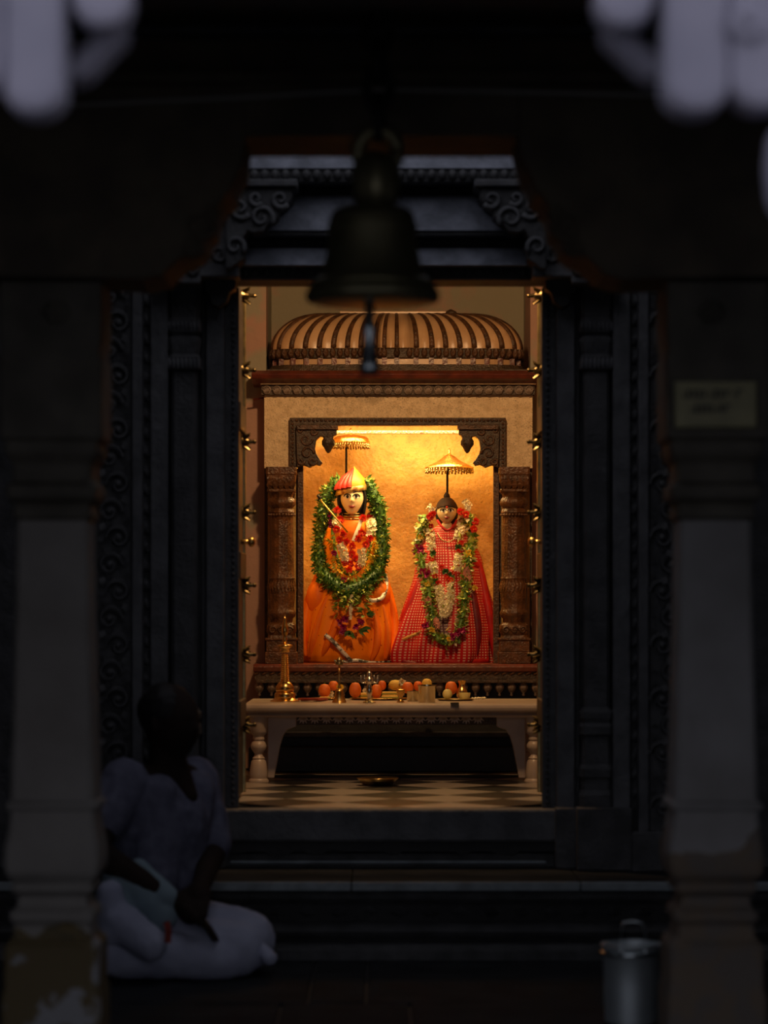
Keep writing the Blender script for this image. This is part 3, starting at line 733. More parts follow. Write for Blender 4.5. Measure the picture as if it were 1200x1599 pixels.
for k in range(24):
    loc = F(405.5 + k*18.75, 1072, DP+.03)
    if me is None:
        q = MB().lathe([(.003,-.040),(.007,-.034),(.004,-.028),(.012,-.020),(.019,-.008),(.020,.002),(.014,.010),(.009,.018),(.013,.024),(.016,.034)], (0,0,0), 14, 7, .14)
        me = obj('bud_pendant', q, M['pendant'], al, smooth=True, loc=loc).data
    else: obj('bud_pendant', None, None, al, loc=loc, mesh=me)
obj('core', MB().box(ax0+.02, ax1-.02, DP+.10, YW+.1, ZS, ZP-.03), M['blackstone'], al)
obj('base_step', MB().box(ax0-.02, ax1+.02, DP+.0, DP+.12, ZS, ZS+.10), M['blackstone'], al, bevel=.006)
obj('base_ledge', MB().box(ax0-.0, ax1+.0, DP+.04, DP+.12, fz(1152, DP), fz(1144, DP)), M['carved'], al, bevel=.004)

# ------------------------------------------------------------------ marble offering table
TF, TB, ZTT = 10.27, 10.90, .726
tb = thing('offering_table', 'low white marble table with turned legs before the altar', 'table', (.04, 10.6, ZS))
tx0, tx1 = fx(382, TF), .612
obj('table_top', MB().sweepx([(TF+.012,ZTT),(TF+.002,ZTT-.006),(TF,ZTT-.016),(TF+.003,ZTT-.027),(TF+.015,ZTT-.033),(TB,ZTT-.033),(TB,ZTT)], tx0, tx1), M['marble'], tb, bevel=.003)
obj('apron_moulding', MB().sweepx([(TF+.03,ZTT-.033),(TF+.022,ZTT-.045),(TF+.03,ZTT-.052),(TB-.03,ZTT-.052),(TB-.03,ZTT-.033)], tx0+.01, tx1-.01), M['marble'], tb)
def leg(cx, cy):
    x, y = cx, cy
    H = ZTT-.05-ZS; sL = TF/FPX
    return obj('leg', MB().lathe([(h*sL, zz) for h, zz in ((16,0),(16,.008),(13.5,.014),(14.5,.03),(13,.06),(11.5,.078),(9,.086),(10,.09),(7,.098),(6,.106),(9,.116),(12,.128),(12.5,.138),(10,.150),(7,.156),(9,.160),(9,.168),(8,.172),(12,.184),(13.5,.190),(13.5,H))], (x, y, ZS), 20), M['marble'], tb, smooth=True, auto=45)
for x in (fx(403, TF), .565):
    leg(x, TF+.06); leg(x, TB-.06)
for sgn, x in ((1, fx(403, TF)), (-1, .565)):        # curved spandrels between leg and apron
    L = [(x+sgn*.03, ZTT-.05), (x+sgn*.03, ZS+.01), (x+sgn*.055, ZS+.01), (x+sgn*.065, ZS+.06), (x+sgn*.078, ZS+.13), (x+sgn*.09, ZS+.17), (x+sgn*.105, ZS+.192), (x+sgn*.14, ZS+.205), (x+sgn*.14, ZTT-.05)]
    obj('spandrel', MB().prism(L, TF+.13, TF+.17), M['marble'], tb, bevel=.004)
ap = obj('apron', MB().box(fx(403, TF)+.14, .565-.14, TF+.14, TF+.16, ZTT-.085, ZTT-.05), M['darkcarve'], tb)
me = None
for k in range(16):
    loc = (fx(403, TF)+.165 + k*.044, TF+.14, ZTT-.07)
    if me is None:
        q = MB()
        for a in (-1.0,-.5,0,.5,1.0): q.leaf((0,-.002,.016), (math.sin(a),-.25,-math.cos(a)), (0,-1,0), .030, .011, .3)
        me = obj('apron_leaf', q, M['marble'], ap, loc=loc).data
    else: obj('apron_leaf', None, None, ap, loc=loc, mesh=me)

# ------------------------------------------------------------------ more materials
def cloth(name, c, c2, rough=.7, scale=8., sheen=0., bump=.2, bscale=30): return mat(name, c, c2, rough=rough, scale=scale, sheen=sheen, spec=.3, bump=bump, bscale=bscale, lo=.4, hi=.6)
M['orange'] = cloth('orange_silk', (.98,.24,.010), (.90,.18,.008), .55, 6)
M['red'] = cloth('red_silk', (.50,.012,.012), (.36,.008,.012), .5, 8)
M['maroon'] = cloth('maroon_silk', (.20,.008,.02), (.12,.005,.015), .5, 8)
def checks(name, base, dot, cell=.0125, size=.62):
    m = bpy.data.materials.new(name); m.use_nodes = True; nt = m.node_tree; N = nt.nodes; L = nt.links; b = N['Principled BSDF']
    b.inputs['Roughness'].default_value = .5; b.inputs['Specular IOR Level'].default_value = .25
    uv = N.new('ShaderNodeUVMap'); sp2 = N.new('ShaderNodeSeparateXYZ'); L.new(uv.outputs[0], sp2.inputs[0])
    outs = []
    for ax in 'XY':
        d_ = N.new('ShaderNodeMath'); d_.operation = 'DIVIDE'; d_.inputs[1].default_value = cell; L.new(sp2.outputs[ax], d_.inputs[0])
        f_ = N.new('ShaderNodeMath'); f_.operation = 'FRACT'; L.new(d_.outputs[0], f_.inputs[0])
        l_ = N.new('ShaderNodeMath'); l_.operation = 'LESS_THAN'; l_.inputs[1].default_value = size; L.new(f_.outputs[0], l_.inputs[0]); outs.append(l_)
    mu = N.new('ShaderNodeMath'); mu.operation = 'MULTIPLY'; L.new(outs[0].outputs[0], mu.inputs[0]); L.new(outs[1].outputs[0], mu.inputs[1])
    tc = N.new('ShaderNodeTexCoord'); no_ = N.new('ShaderNodeTexNoise'); no_.inputs['Scale'].default_value = 7; L.new(tc.outputs['Object'], no_.inputs['Vector'])
    rp = N.new('ShaderNodeValToRGB'); rp.color_ramp.elements[0].position = .38; rp.color_ramp.elements[1].position = .62
    rp.color_ramp.elements[0].color = (*[q*.8 for q in dot], 1); rp.color_ramp.elements[1].color = (*dot, 1); L.new(no_.outputs['Fac'], rp.inputs['Fac'])
    mx = N.new('ShaderNodeMix'); mx.data_type = 'RGBA'; mx.inputs[6].default_value = (*base, 1); L.new(rp.outputs[0], mx.inputs[7]); L.new(mu.outputs[0], mx.inputs[0]); L.new(mx.outputs[2], b.inputs['Base Color'])
    return m
M['checks'] = checks('red_checked_brocade', (.52,.008,.010), (.78,.44,.34), .0115, .50)
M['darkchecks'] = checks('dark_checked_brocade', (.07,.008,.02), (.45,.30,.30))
def spotted(name, base, dot, scale, thr):
    m = mat(name, base); nt = m.node_tree; N = nt.nodes; L = nt.links; b = N['Principled BSDF']
    b.inputs['Roughness'].default_value = .55; b.inputs['Specular IOR Level'].default_value = .25
    tc = N.new('ShaderNodeTexCoord'); v = N.new('ShaderNodeTexVoronoi'); v.inputs['Scale'].default_value = scale; L.new(tc.outputs['Object'], v.inputs['Vector'])
    l_ = N.new('ShaderNodeMath'); l_.operation = 'LESS_THAN'; l_.inputs[1].default_value = thr; L.new(v.outputs['Distance'], l_.inputs[0])
    mx = N.new('ShaderNodeMix'); mx.data_type = 'RGBA'; mx.inputs[6].default_value = (*base, 1); mx.inputs[7].default_value = (*dot, 1)
    L.new(l_.outputs[0], mx.inputs[0]); L.new(mx.outputs[2], b.inputs['Base Color']); return m
M['orangedot'] = spotted('orange_dotted_silk', (1.0,.27,.006), (.50,.08,.01), 42, .15)
M['zari'] = mat('silver_zari_band', (.85,.80,.68), (.12,.12,.10), rough=.45, metal=.2, scale=55, lo=.42, hi=.5)
M['goldzari'] = mat('gold_zari_band', (.80,.50,.14), (.30,.12,.04), rough=.4, metal=.3, scale=55, lo=.38, hi=.55)
M['faceL'] = mat('painted_cream_face', (.95,.76,.46), (.90,.68,.38), rough=.32, scale=6)
M['faceR'] = mat('painted_tan_face', (.74,.54,.30), (.52,.39,.23), rough=.34, scale=5)
M['black'] = mat('black_paint', (.012,.010,.010), rough=.6, spec=.25)
M['hair'] = mat('dark_hair', (.045,.02,.013), (.02,.012,.009), rough=.8, scale=30, spec=.2)
M['eyewhite'] = mat('eye_white', (.80,.74,.62), rough=.25)
M['lips'] = mat('painted_lips', (.22,.02,.025), rough=.35)
M['vermilion'] = mat('vermilion', (.62,.04,.012), rough=.6)
M['leafdark'] = mat('dark_green_leaf', (.06,.16,.028), (.03,.09,.018), rough=.5, scale=30)
M['leafmid'] = mat('green_leaf', (.15,.30,.045), (.08,.19,.03), rough=.5, scale=30)
M['leafyel'] = mat('yellow_green_bud', (.58,.60,.14), (.36,.46,.09), rough=.5, scale=30)
M['jasmine'] = mat('white_blossom', (.84,.78,.58), (.72,.62,.40), rough=.55, scale=40)
M['redflower'] = mat('red_flower', (.75,.045,.012), (.60,.02,.012), rough=.55, scale=40)
M['magenta'] = mat('magenta_flower', (.40,.01,.13), (.22,.006,.07), rough=.5, scale=40)
M['yellow'] = mat('yellow_flower', (.82,.60,.06), (.70,.42,.03), rough=.5, scale=40)
M['bract'] = mat('pink_brown_bract', (.45,.13,.08), (.28,.08,.05), rough=.5, scale=40)
M['white'] = mat('white_cotton', (.70,.68,.56), (.58,.55,.44), rough=.7, scale=20)
M['citrus'] = mat('orange_peel', (.86,.20,.02), (.74,.13,.012), rough=.45, scale=25, bump=.3, bscale=300)
M['sweet'] = mat('yellow_sweet', (.82,.55,.10), (.70,.40,.06), rough=.6, scale=25, bump=.3, bscale=150)
M['paleyellow'] = mat('pale_yellow_fruit', (.84,.70,.26), (.70,.60,.16), rough=.45, scale=18)
M['redcloth'] = cloth('red_brown_cloth', (.36,.06,.035), (.22,.03,.02))
M['dhoti'] = cloth('white_dhoti_cloth', (.39,.405,.52), (.31,.325,.43), .85, 5, 0, .3, 22)
M['shirt'] = cloth('lavender_grey_shirt', (.15,.15,.21), (.11,.11,.16), .85, 30, 0, .3, 40)
M['teal'] = cloth('grey_teal_cloth', (.22,.29,.33), (.17,.23,.27), .85, 5, 0, .3, 25)
M['skin'] = mat('dark_skin', (.032,.020,.015), (.022,.014,.011), rough=.85, scale=8, spec=.15)
M['pailsteel'] = mat('brushed_steel', (.62,.68,.70), (.52,.57,.60), rough=.55, metal=.8, scale=10)
M['rope'] = mat('grey_cord', (.32,.31,.30), rough=.8)

# ------------------------------------------------------------------ temple bell, chain, cord
YBELL = 6.1; sb = YBELL/FPX; bx = fx(582, YBELL)
bl = thing('temple_bell', 'large dark bronze temple bell hanging before the doorway', 'bell', (bx, YBELL, fz(480, YBELL)))
def bz(py): return fz(py, YBELL)
obj('body', MB().lathe([(h*sb, bz(y)) for h, y in ((92,474),(103,470),(105,463),(103,455),(96,447),(88,438),(80,425),(74,405),(70,385),(68,362),(67,345),(64,334),(56,327),(40,322),(20,320))] , (bx, YBELL, 0), 56), M['bronze'], bl, smooth=True, auto=60)
obj('lip_band', MB().lathe([(h*sb, bz(y)) for h, y in ((97,449),(100,446),(97,441),(90,437.5))], (bx, YBELL, 0), 56), M['bronze'], bl, smooth=True)
obj('waist_band', MB().lathe([(h*sb, bz(y)) for h, y in ((67,362),(71,358),(71,353),(66,349))], (bx, YBELL, 0), 56), M['bronze'], bl, smooth=True)
cr = obj('crown', MB().lathe([(h*sb, bz(y)) for h, y in ((30,322),(38,312),(42,300),(43,280),(40,262),(34,250),(22,240))], (bx+.008, YBELL, 0), 20, 6, .18), M['bronze'], bl, smooth=True)
pts = [(bx+.012 + .045*math.cos(a), YBELL, bz(236)+.045*math.sin(a)) for a in [2*PI*i/20 for i in range(21)]]
obj('loop', MB().tube(pts, .016, 8), M['bronze'], cr, smooth=True)
cl = obj('clapper', MB().lathe([(.010, bz(440)), (.011, bz(500)), (.015, bz(506)), (.017, bz(515)), (.014, bz(530)), (.017, bz(545)), (.021, bz(565)), (.025, bz(574)), (.022, bz(582)), (.008, bz(588))], (fx(577, YBELL-.01), YBELL-.01, 0), 16), M['steel'], bl, smooth=True)
pts = [(fx(579, YBELL) + .034*math.cos(a), YBELL-.01, bz(606)+.028*math.sin(a)) for a in [2*PI*i/24 for i in range(25)]]
obj('pull_ring', MB().tube(pts, .0022, 6), M['iron'], cl, smooth=True)
ch = thing('bell_chain', 'heavy dark chain holding the bronze bell', 'chain', (bx+.02, YBELL, 2.95))
z = bz(236)+.045; k = 0; X0 = bx+.014
while z < 2.96:
    pts = []
    for i in range(17):
        a = 2*PI*i/16; u_, v_ = .026*math.cos(a), .045*math.sin(a)
        pts.append((X0 + u_*(1 if k % 2 else .15), YBELL + u_*(.15 if k % 2 else 1), z + .03 + v_))
    obj('link', MB().tube(pts, .012, 7), M['iron'], ch, smooth=True); z += .062; k += 1
obj('ceiling_hook', MB().lathe([(.03,-.02),(.05,0)], (X0, YBELL, 2.95), 14), M['iron'], ch)
cd = MB().tube([F(60,166,6.412), F(200,160,6.412), F(380,152,6.412), F(590,140,6.412), F(760,143,6.412), F(940,147,6.412), F(1130,152,6.412)], .0045, 6)
tag(obj('cord', cd, M['rope'], smooth=True), 'thin grey cord strung across the dark lintel above the bell', 'cord')

# ------------------------------------------------------------------ steel pail
YK = 7.15; kx = fx(987, YK); sk = YK/FPX
pa = thing('steel_pail', 'small steel pail with raised handle on the hall floor', 'pail', (kx, YK, 0))
obj('body', MB().lathe([(.062,0),(.070,.004),(.073,.1),(.0755,.196),(.080,.200),(.080,.206),(.074,.207),(.073,.198),(.068,.05),(.05,.012)], (kx, YK, .0), 40), M['pailsteel'], pa, smooth=True, auto=50)
obj('rim', MB().lathe([(.079,.176),(.0815,.178),(.0815,.184),(.0795,.186)], (kx, YK, 0), 40), M['steel'], pa, smooth=True)
pts = [(kx + .036*math.cos(a)*(1.0), YK-.05+.02*math.sin(a), .20 + .075*math.sin(a)**.6) for a in [PI*i/20 for i in range(21)]]
pts = [(kx-.036, YK-.072, .19), (kx-.033, YK-.06, .22), (kx-.030, YK-.045, .250), (kx-.024, YK-.035, .262), (kx, YK-.03, .266), (kx+.022, YK-.035, .262), (kx+.028, YK-.045, .250), (kx+.031, YK-.06, .22), (kx+.034, YK-.072, .19)]
obj('handle', MB().tube(pts, .0022, 8), M['steel'], pa, smooth=True)
for sx_ in (-.034, .030): obj('ear', MB().ell((kx+sx_, YK-.075, .19), (.008,.006,.010), 8, 6), M['steel'], pa, smooth=True)

# ------------------------------------------------------------------ heads (statues and the seated man)
def head_front(u, v, o):
    """front surface of a unit head, u across (-1..1), v up (-1..1): depth towards the viewer"""
    wx = (1 - .30*max(0, -v)**1.6) if v < 0 else (1 - .05*v*v)
    q = 1 - min((u/wx)**2, 1)*1.0 - min(v*v, 1)*1.0
    base = math.sqrt(max(q, .0))
    nose = .30*o*math.exp(-((u/.115)**2))*max(0, min(1, (v+.30)/.12))*max(0, min(1, (.18-v)/.40)) * (1 if v > -.30 else 0)
    brow = .035*math.exp(-(((v-.20)/.07)**2))*math.exp(-((u/.6)**2))
    eye = -.055*(math.exp(-(((u-.36)/.17)**2)) + math.exp(-(((u+.36)/.17)**2)))*math.exp(-(((v-.06)/.10)**2))
    lip = .055*math.exp(-((u/.24)**2))*math.exp(-(((v+.46)/.07)**2))
    chin = .06*math.exp(-((u/.30)**2))*math.exp(-(((v+.80)/.14)**2))
    return base + nose + brow + eye + lip + chin
def make_head(c, w, h, dep, rot=None):
    """closed head mesh: w, h, dep half sizes; faces -Y before rot"""
    mb = MB(); nu, nv = 64, 48; rg = []
    for k in range(nv+1):
        v = math.sin(-PI/2 + .03 + (PI-.06)*k/nv); rr_ = math.sqrt(max(1-v*v, 0)); ring = []
        wx = (1 - .30*max(0, -v)**1.6) if v < 0 else (1 - .05*v*v)
        for i in range(nu):
            a = 2*PI*i/nu; u = rr_*math.sin(a)*wx; y = -rr_*math.cos(a)
            if y < 0:
                fr_ = head_front(u, v, 1); lin = math.sqrt(max(1 - (u/wx)**2 - v*v, 0)); y = y - (fr_ - lin)
            p = Vector((u*w, y*dep, v*h))
            if rot: p = rot @ p
            ring.append(Vector(c) + p)
        rg.append(ring)
    return mb.rings(rg)
def on_face(c, w, h, dep, u, v, lift=.0008):
    return Vector((c[0] + u*w, c[1] - head_front(u, v, 1)*dep - lift, c[2] + v*h))
def almond(c, w, h, dep, cu, cv, ru, rv, lift, n=20, droop=.0):
    mb = MB(); ctr = on_face(c, w, h, dep, cu, cv, lift); vs = [ctr]
    for i in range(n):
        a = 2*PI*i/n; u = cu + ru*math.cos(a); vv = cv + rv*math.copysign(abs(math.sin(a))**1.3, math.sin(a)) + droop*(math.cos(a))
        vs.append(on_face(c, w, h, dep, u, vv, lift))
    return mb.add(vs, [(0, 1+(i+1) % n, 1+i) for i in range(n)])
def face_details(par, c, w, h, dep, es=1.0, lw=1.0):
    for s in (-1, 1):
        e = obj('eye', almond(c, w, h, dep, s*.38, .06, .24*es, .105*es, .0015), M['eyewhite'], par)
        obj('pupil', almond(c, w, h, dep, s*.37, .065, .10*es, .10*es, .0028, 14), M['black'], e)
        pts = [on_face(c, w, h, dep, s*(.38 + .27*es*math.cos(a)), .06 + .135*es*math.sin(a), .0022) for a in [PI*i/12 for i in range(13)]]
        obj('eyeline', MB().tube(pts, .0019*lw, 5), M['black'], e)
        pts = [on_face(c, w, h, dep, s*(.12 + .60*t), .29 + .10*math.sin(t*PI*.8), .002) for t in [i/10 for i in range(11)]]
        obj('eyebrow', MB().tube(pts, [(.0014+.0022*math.sin(PI*i/10))*lw for i in range(11)], 6), M['black'], par)
    obj('lips', MB().tube([on_face(c, w, h, dep, -.27+.54*i/10, -.455 - .05*math.sin(PI*i/10) , .001) for i in range(11)], [.001+.0046*lw*math.sin(PI*i/10) for i in range(11)], 8), M['lips'], par, smooth=True)

# ------------------------------------------------------------------ robes: lofted bodies whose surface can be asked for
class Robe:
    def __init__(s, D, prof): s.D = D; s.prof = prof       # prof: (row px, centre px, half width px, half depth m) top to bottom
    def at(s, py):
        P_ = s.prof
        if py <= P_[0][0]: return P_[0][1:]
        for a, b in zip(P_, P_[1:]):
            if a[0] <= py <= b[0]:
                t = (py-a[0])/(b[0]-a[0]); return tuple(a[i]+(b[i]-a[i])*t for i in (1,2,3))
        return P_[-1][1:]
    def front(s, px, py, lift=.0):
        cx, hw, hd = s.at(py); u = max(-1, min(1, (px-cx)/hw))
        y = s.D - hd*(1-abs(u)**2.4)**(1/2.4) - lift
        return F(px, py, y)
    def build(s, fold, n=120, sub=5):
        rg = []; P_ = s.prof; uv = []
        for k in range(len(P_)-1):
            for j in range(sub):
                t = j/sub; t2 = t
                rg.append([P_[k][i]+(P_[k+1][i]-P_[k][i])*t2 for i in range(4)])
        rg.append(list(P_[-1]))
        sm = [r[:] for r in rg]
        for it in range(2):
            for k in range(1, len(rg)-1):
                for i in (1,2,3): sm[k][i] = (rg[k-1][i]+2*rg[k][i]+rg[k+1][i])/4
            rg = [r[:] for r in sm]
        out = []; sc_ = s.D/FPX
        for (py, cx, hw, hd) in rg:
            ring = []; z_ = fz(py, s.D)
            for i in range(n):
                a = 2*PI*i/n; ca, sa = math.cos(a), math.sin(a); e = 2/2.4
                u = math.copysign(abs(sa)**e, sa); w_ = math.copysign(abs(ca)**e, ca)
                f_ = fold(a if a <= PI else a-2*PI, py)
                y = s.D - hd*w_*f_
                ring.append(((cx + hw*u*f_ - VX)/FPX*s.D, y, z_))
            out.append(ring)
        return out
def robe_obj(name, rings_, m, par, scale_uv=True):
    mb = MB().rings(rings_[::-1]); o = obj(name, mb, m, par, smooth=True)
    me = o.data; ul = me.uv_layers.new(name='UVMap'); n = len(rings_[0]); rv = rings_[::-1]
    us = []                                        # arc length around each ring, from the back seam
    for r_ in rv:
        L = [0.]
        for i in range(1, n): L.append(L[-1] + math.dist(r_[i], r_[i-1]))
        mid = L[n//2]; us.append([q for q in L])
    zs = [0.]
    for k in range(1, len(rv)): zs.append(zs[-1] + math.dist(rv[k][0], rv[k-1][0]))
    mean = sum(u[-1] for u in us)/len(us)
    for poly in me.polygons:
        vi = [me.loops[l].vertex_index for l in poly.loop_indices]
        seam = any(v % n == n-1 for v in vi) and any(v % n == 0 for v in vi)
        for l, v in zip(poly.loop_indices, vi):
            k, i = divmod(v, n); ii = i/n
            if seam and i == 0: ii = 1.
            ul.data[l].uv = (ii*mean, zs[k])
    return o
def ribbon(path, width, thick=.002, outw=Vector((0,-1,0))):
    """flat band of cloth following 3D points"""
    mb = MB(); path = [Vector(p) for p in path]; m_ = len(path); rg = []
    for i, p in enumerate(path):
        t = (path[min(i+1,m_-1)]-path[max(i-1,0)]).normalized(); s_ = t.cross(outw).normalized()
        n_ = s_.cross(t).normalized()
        rg.append([p + s_*width/2 - n_*thick, p + s_*width/2 + n_*thick, p - s_*width/2 + n_*thick, p - s_*width/2 - n_*thick])
    return mb.rings(rg)
def smooth_path(P_, n=8):
    out = []; m_ = len(P_)
    for i in range(m_-1):
        p0, p1, p2, p3 = [Vector(P_[max(0,min(m_-1,j))]) for j in (i-1,i,i+1,i+2)]
        for k in range(n):
            t = k/n
            out.append(.5*((2*p1) + (p2-p0)*t + (2*p0-5*p1+4*p2-p3)*t*t + (3*p1-p0-3*p2+p3)*t**3))
    out.append(Vector(P_[-1])); return out
def along(path, step):
    L = 0; nxt = 0; out = []
    for a, b in zip(path, path[1:]):
        a, b = Vector(a), Vector(b); l = (b-a).length
        while nxt <= L + l:
            out.append((a + (b-a)*((nxt-L)/max(l,1e-9)), (b-a).normalized())); nxt += step
        L += l
    return out
def leafy(path, rad, mb_list, step, per, L, W, rnd, taper=None):
    """scatter leaves round a rope; mb_list shares them out"""
    for p, t in along(path, step):
        u = t.orthogonal().normalized(); v = t.cross(u)
        for k in range(per):
            a = rnd.random()*6.283; o_ = u*math.cos(a) + v*math.sin(a)
            if o_.y > .55: continue
            d_ = (o_*1.0 + t*rnd.uniform(-.7,.9) + Vector((rnd.uniform(-.3,.3), -.2, rnd.uniform(-.4,.3)))).normalized()
            rnd.choice(mb_list).leaf(p + o_*rad*rnd.uniform(.3,.75), d_, o_, L*rnd.uniform(.7,1.25), W*rnd.uniform(.7,1.2), rnd.uniform(-.1,.4))
def bloom(path, rad, mb, step, per, r_, rnd, n=5, W=.75, lift=.35):
    for p, t in along(path, step):
        u = t.orthogonal().normalized(); v = t.cross(u)
        for k in range(per):
            a = rnd.random()*6.283; o_ = u*math.cos(a) + v*math.sin(a)
            if o_.y > .5: o_.y *= -1
            mb.rosette(p + o_*rad*rnd.uniform(.5,.9), (o_ + Vector((0,-.5,0))).normalized(), r_*rnd.uniform(.8,1.2), n, W, lift, rnd)
def pom(mb, c, r_, rnd, n=26):                       # a full round flower of many petals
    for k in range(n):
        z_ = rnd.uniform(-1,1); a = rnd.random()*6.283; q_ = math.sqrt(1-z_*z_)
        d_ = Vector((q_*math.cos(a), -abs(q_*math.sin(a)), z_))
        mb.leaf(Vector(c)+d_*r_*.25, d_ + Vector((rnd.uniform(-.4,.4),0,rnd.uniform(-.4,.4))), (0,-1,0), r_*.85, r_*.7, .35)

# ------------------------------------------------------------------ orange-robed statue
rd = random.Random(21)
SL = Robe(11.46, [(804,550,12,.04),(811,550,28,.07),(828,549,44,.085),(850,549,48,.09),(880,549,50,.10),(902,548,58,.125),(925,546,66,.15),(950,544,72,.17),(980,543,77,.185),(1005,542,79.5,.19),(1022,542,79,.187),(1032,542,75,.175),(1037,542,69,.16)])
def foldL(a, py):
    g = max(0, min(1, (py-880)/110))
    s = .038*math.sin(4*a+.9+(py-900)*.006) + .036*math.sin(9*a-.6+(py-900)*.014) + .020*math.sin(17*a+(py-900)*.028)
    dip = -.07*math.exp(-((a-.02-(py-960)*.0008)/.30)**2)          # hollow between the knees
    return 1 + g*(s + dip) + .006*math.sin(13*a+py*.1)
st = thing('deity_statue', 'statue in bright orange robe and pointed orange cap under thick green garland', 'statue', F(543, 1037, 11.46))
robe_obj('robe', SL.build(foldL), M['orangedot'], st)
def kneecap(px, py, rx, ry, rz_, m, nm):
    c = SL.front(px, py, -.05); return obj(nm, MB().ell(c, (rx, ry, rz_), 24, 16), m, st, smooth=True)
kneecap(591, 928, .052, .065, .062, M['orange'], 'sleeve')
kneecap(497, 935, .050, .065, .080, M['orange'], 'sleeve')
for nm, P_, wd in (('sleeve_band', [(601,896),(604,908),(602,922),(596,934),(584,938),(576,936)], .017),
                   ('robe_band', [(508,991),(520,1001),(532,1014),(541,1024),(549,1033)], .017),
                   ('hem_band', [(526,1036),(540,1034),(556,1031),(572,1034),(590,1035),(610,1034)], .014)):
    lift = .03 if nm == 'sleeve_band' else .012
    obj(nm, ribbon(smooth_path([SL.front(a, b, lift) for a, b in P_]), wd), M['zari'], st, smooth=True)
for k in range(6):                                    # long cloth folds laid over the robe
    P_ = [[(512,930),(500,965),(490,1000),(484,1028)],[(528,945),(524,975),(512,1005),(500,1030)],[(598,945),(604,975),(606,1005),(602,1030)],[(584,950),(590,985),(588,1012),(580,1032)],[(488,925),(478,960),(474,1000),(478,1025)],[(606,925),(615,960),(617,995),(612,1022)]][k]
    obj('robe_fold', MB().tube(smooth_path([SL.front(a, b, -.004) for a, b in P_], 5), [.006+.010*math.sin(PI*i/15) for i in range(16)], 8), M['orange'], st, smooth=True)
DH = 11.41
hc = F(550, 778, DH); hs = DH/FPX
hd_ = obj('head', make_head(hc, 18.5*hs, 27.5*hs, .055), M['faceL'], st, smooth=True)
face_details(hd_, hc, 18.5*hs, 27.5*hs, .055, 1.08, 1.15)
obj('tilak', MB().tube([on_face(hc, 18.5*hs, 27.5*hs, .055, 0, v, .002) for v in (.34,.42,.5,.58)], [.0015,.0045,.0045,.002], 8), M['vermilion'], hd_, smooth=True)
obj('hair', MB().ell(hc + Vector((0,.022,-.004)), (23.5*hs,.055,31*hs), 28, 20), M['black'], st, smooth=True)
for s in (-1, 1):
  obj('side_lock', MB().tube(smooth_path([hc+Vector((s*17*hs,-.018,16*hs)), hc+Vector((s*21*hs,-.012,0)), hc+Vector((s*19*hs,-.008,-20*hs)), hc+Vector((s*17*hs,.0,-30*hs))]), .006, 8), M['black'], st, smooth=True)
obj('neck', MB().lathe([(13*hs, fz(822, DH)), (9.5*hs, fz(806, DH)), (9.5*hs, fz(796, DH))], (hc.x, DH+.015, 0), 20), M['faceL'], st, smooth=True)
for k, (yy, r_) in enumerate(((803,13),(807,15),(811,17.5))):
    pts = [(hc.x + r_*hs*math.sin(a), DH+.012 - r_*hs*.9*math.cos(a), fz(yy, DH) + .006*(1-math.cos(a))) for a in [2*PI*i/28 for i in range(29)]]
    obj('necklace', MB().tube(pts, .0035, 6), M['brassold'], st, smooth=True)
# cap
def ringy(c, rx, ry, tilt=0, n=28): return [(c[0]+rx*math.sin(2*PI*i/n), c[1]-ry*math.cos(2*PI*i/n), c[2]+tilt*math.sin(2*PI*i/n)) for i in range(n)]
cz = lambda py: fz(py, DH)
cap_r = [(766,24,.066,549),(762,24,.066,549),(757,23,.064,549),(751,20,.056,549.5),(745,15.5,.044,550.5),(739,9.5,.028,551.5),(734,4.5,.014,552),(730,1.2,.004,552.3)]
cp_ = obj('cap', MB().rings([ringy((fx(cx, DH), DH+.012, cz(py)), hw*hs, ry, .012*(1 if py > 750 else .5)) for py, hw, ry, cx in cap_r]), M['yellow'] if 0 else mat('saffron_silk', (.92,.27,.012), (.86,.17,.010), rough=.5, scale=14), st, smooth=True)
obj('cap_band', MB().rings([ringy((fx(549, DH), DH+.012, cz(py)), hw*hs, ry, .012) for py, hw, ry in ((770,23.5,.066),(769.5,25,.0685),(762,25,.0685),(761.5,24,.066))], False), M['goldzari'], st, smooth=True)
pts = [on_face((fx(549,DH), DH+.0, cz(760)), 26*hs, 30*hs, .064, u, v, 0) for u, v in ()]
rf = MB()
for k, (a0, rr_) in enumerate(((-.15,.013),(-.45,.015),(-.8,.016),(-1.15,.016),(-1.5,.015))):
    P_ = []
    for (py, hw, ry, cx) in cap_r[1:]:
        P_.append((fx(cx, DH) + hw*hs*math.sin(a0), DH+.012 - ry*math.cos(a0)*1.0, cz(py) + .012*math.sin(a0)*(1 if py > 750 else .5)))
    rf.tube(smooth_path(P_, 4), [rr_*(1-.75*i/24) for i in range(25)], 8)
obj('cap_fold', rf, mat('red_turban_silk', (.42,.014,.008), (.30,.010,.008), rough=.5, scale=20), st, smooth=True)
for nm, P_, wd, m in (('sash', [(564,812),(561,822),(556,834),(552,845)], .015, M['white']), ('sash', [(572,806),(573,820),(575,835),(573,848)], .010, M['goldzari'])):
    obj(nm, ribbon(smooth_path([SL.front(a, b, .020) for a, b in P_]), wd), m, st, smooth=True)
ch_ = obj('chest_cloth', MB().ell(SL.front(549, 830, -.032), (.060,.042,.062), 20, 14), M['orange'], st, smooth=True)

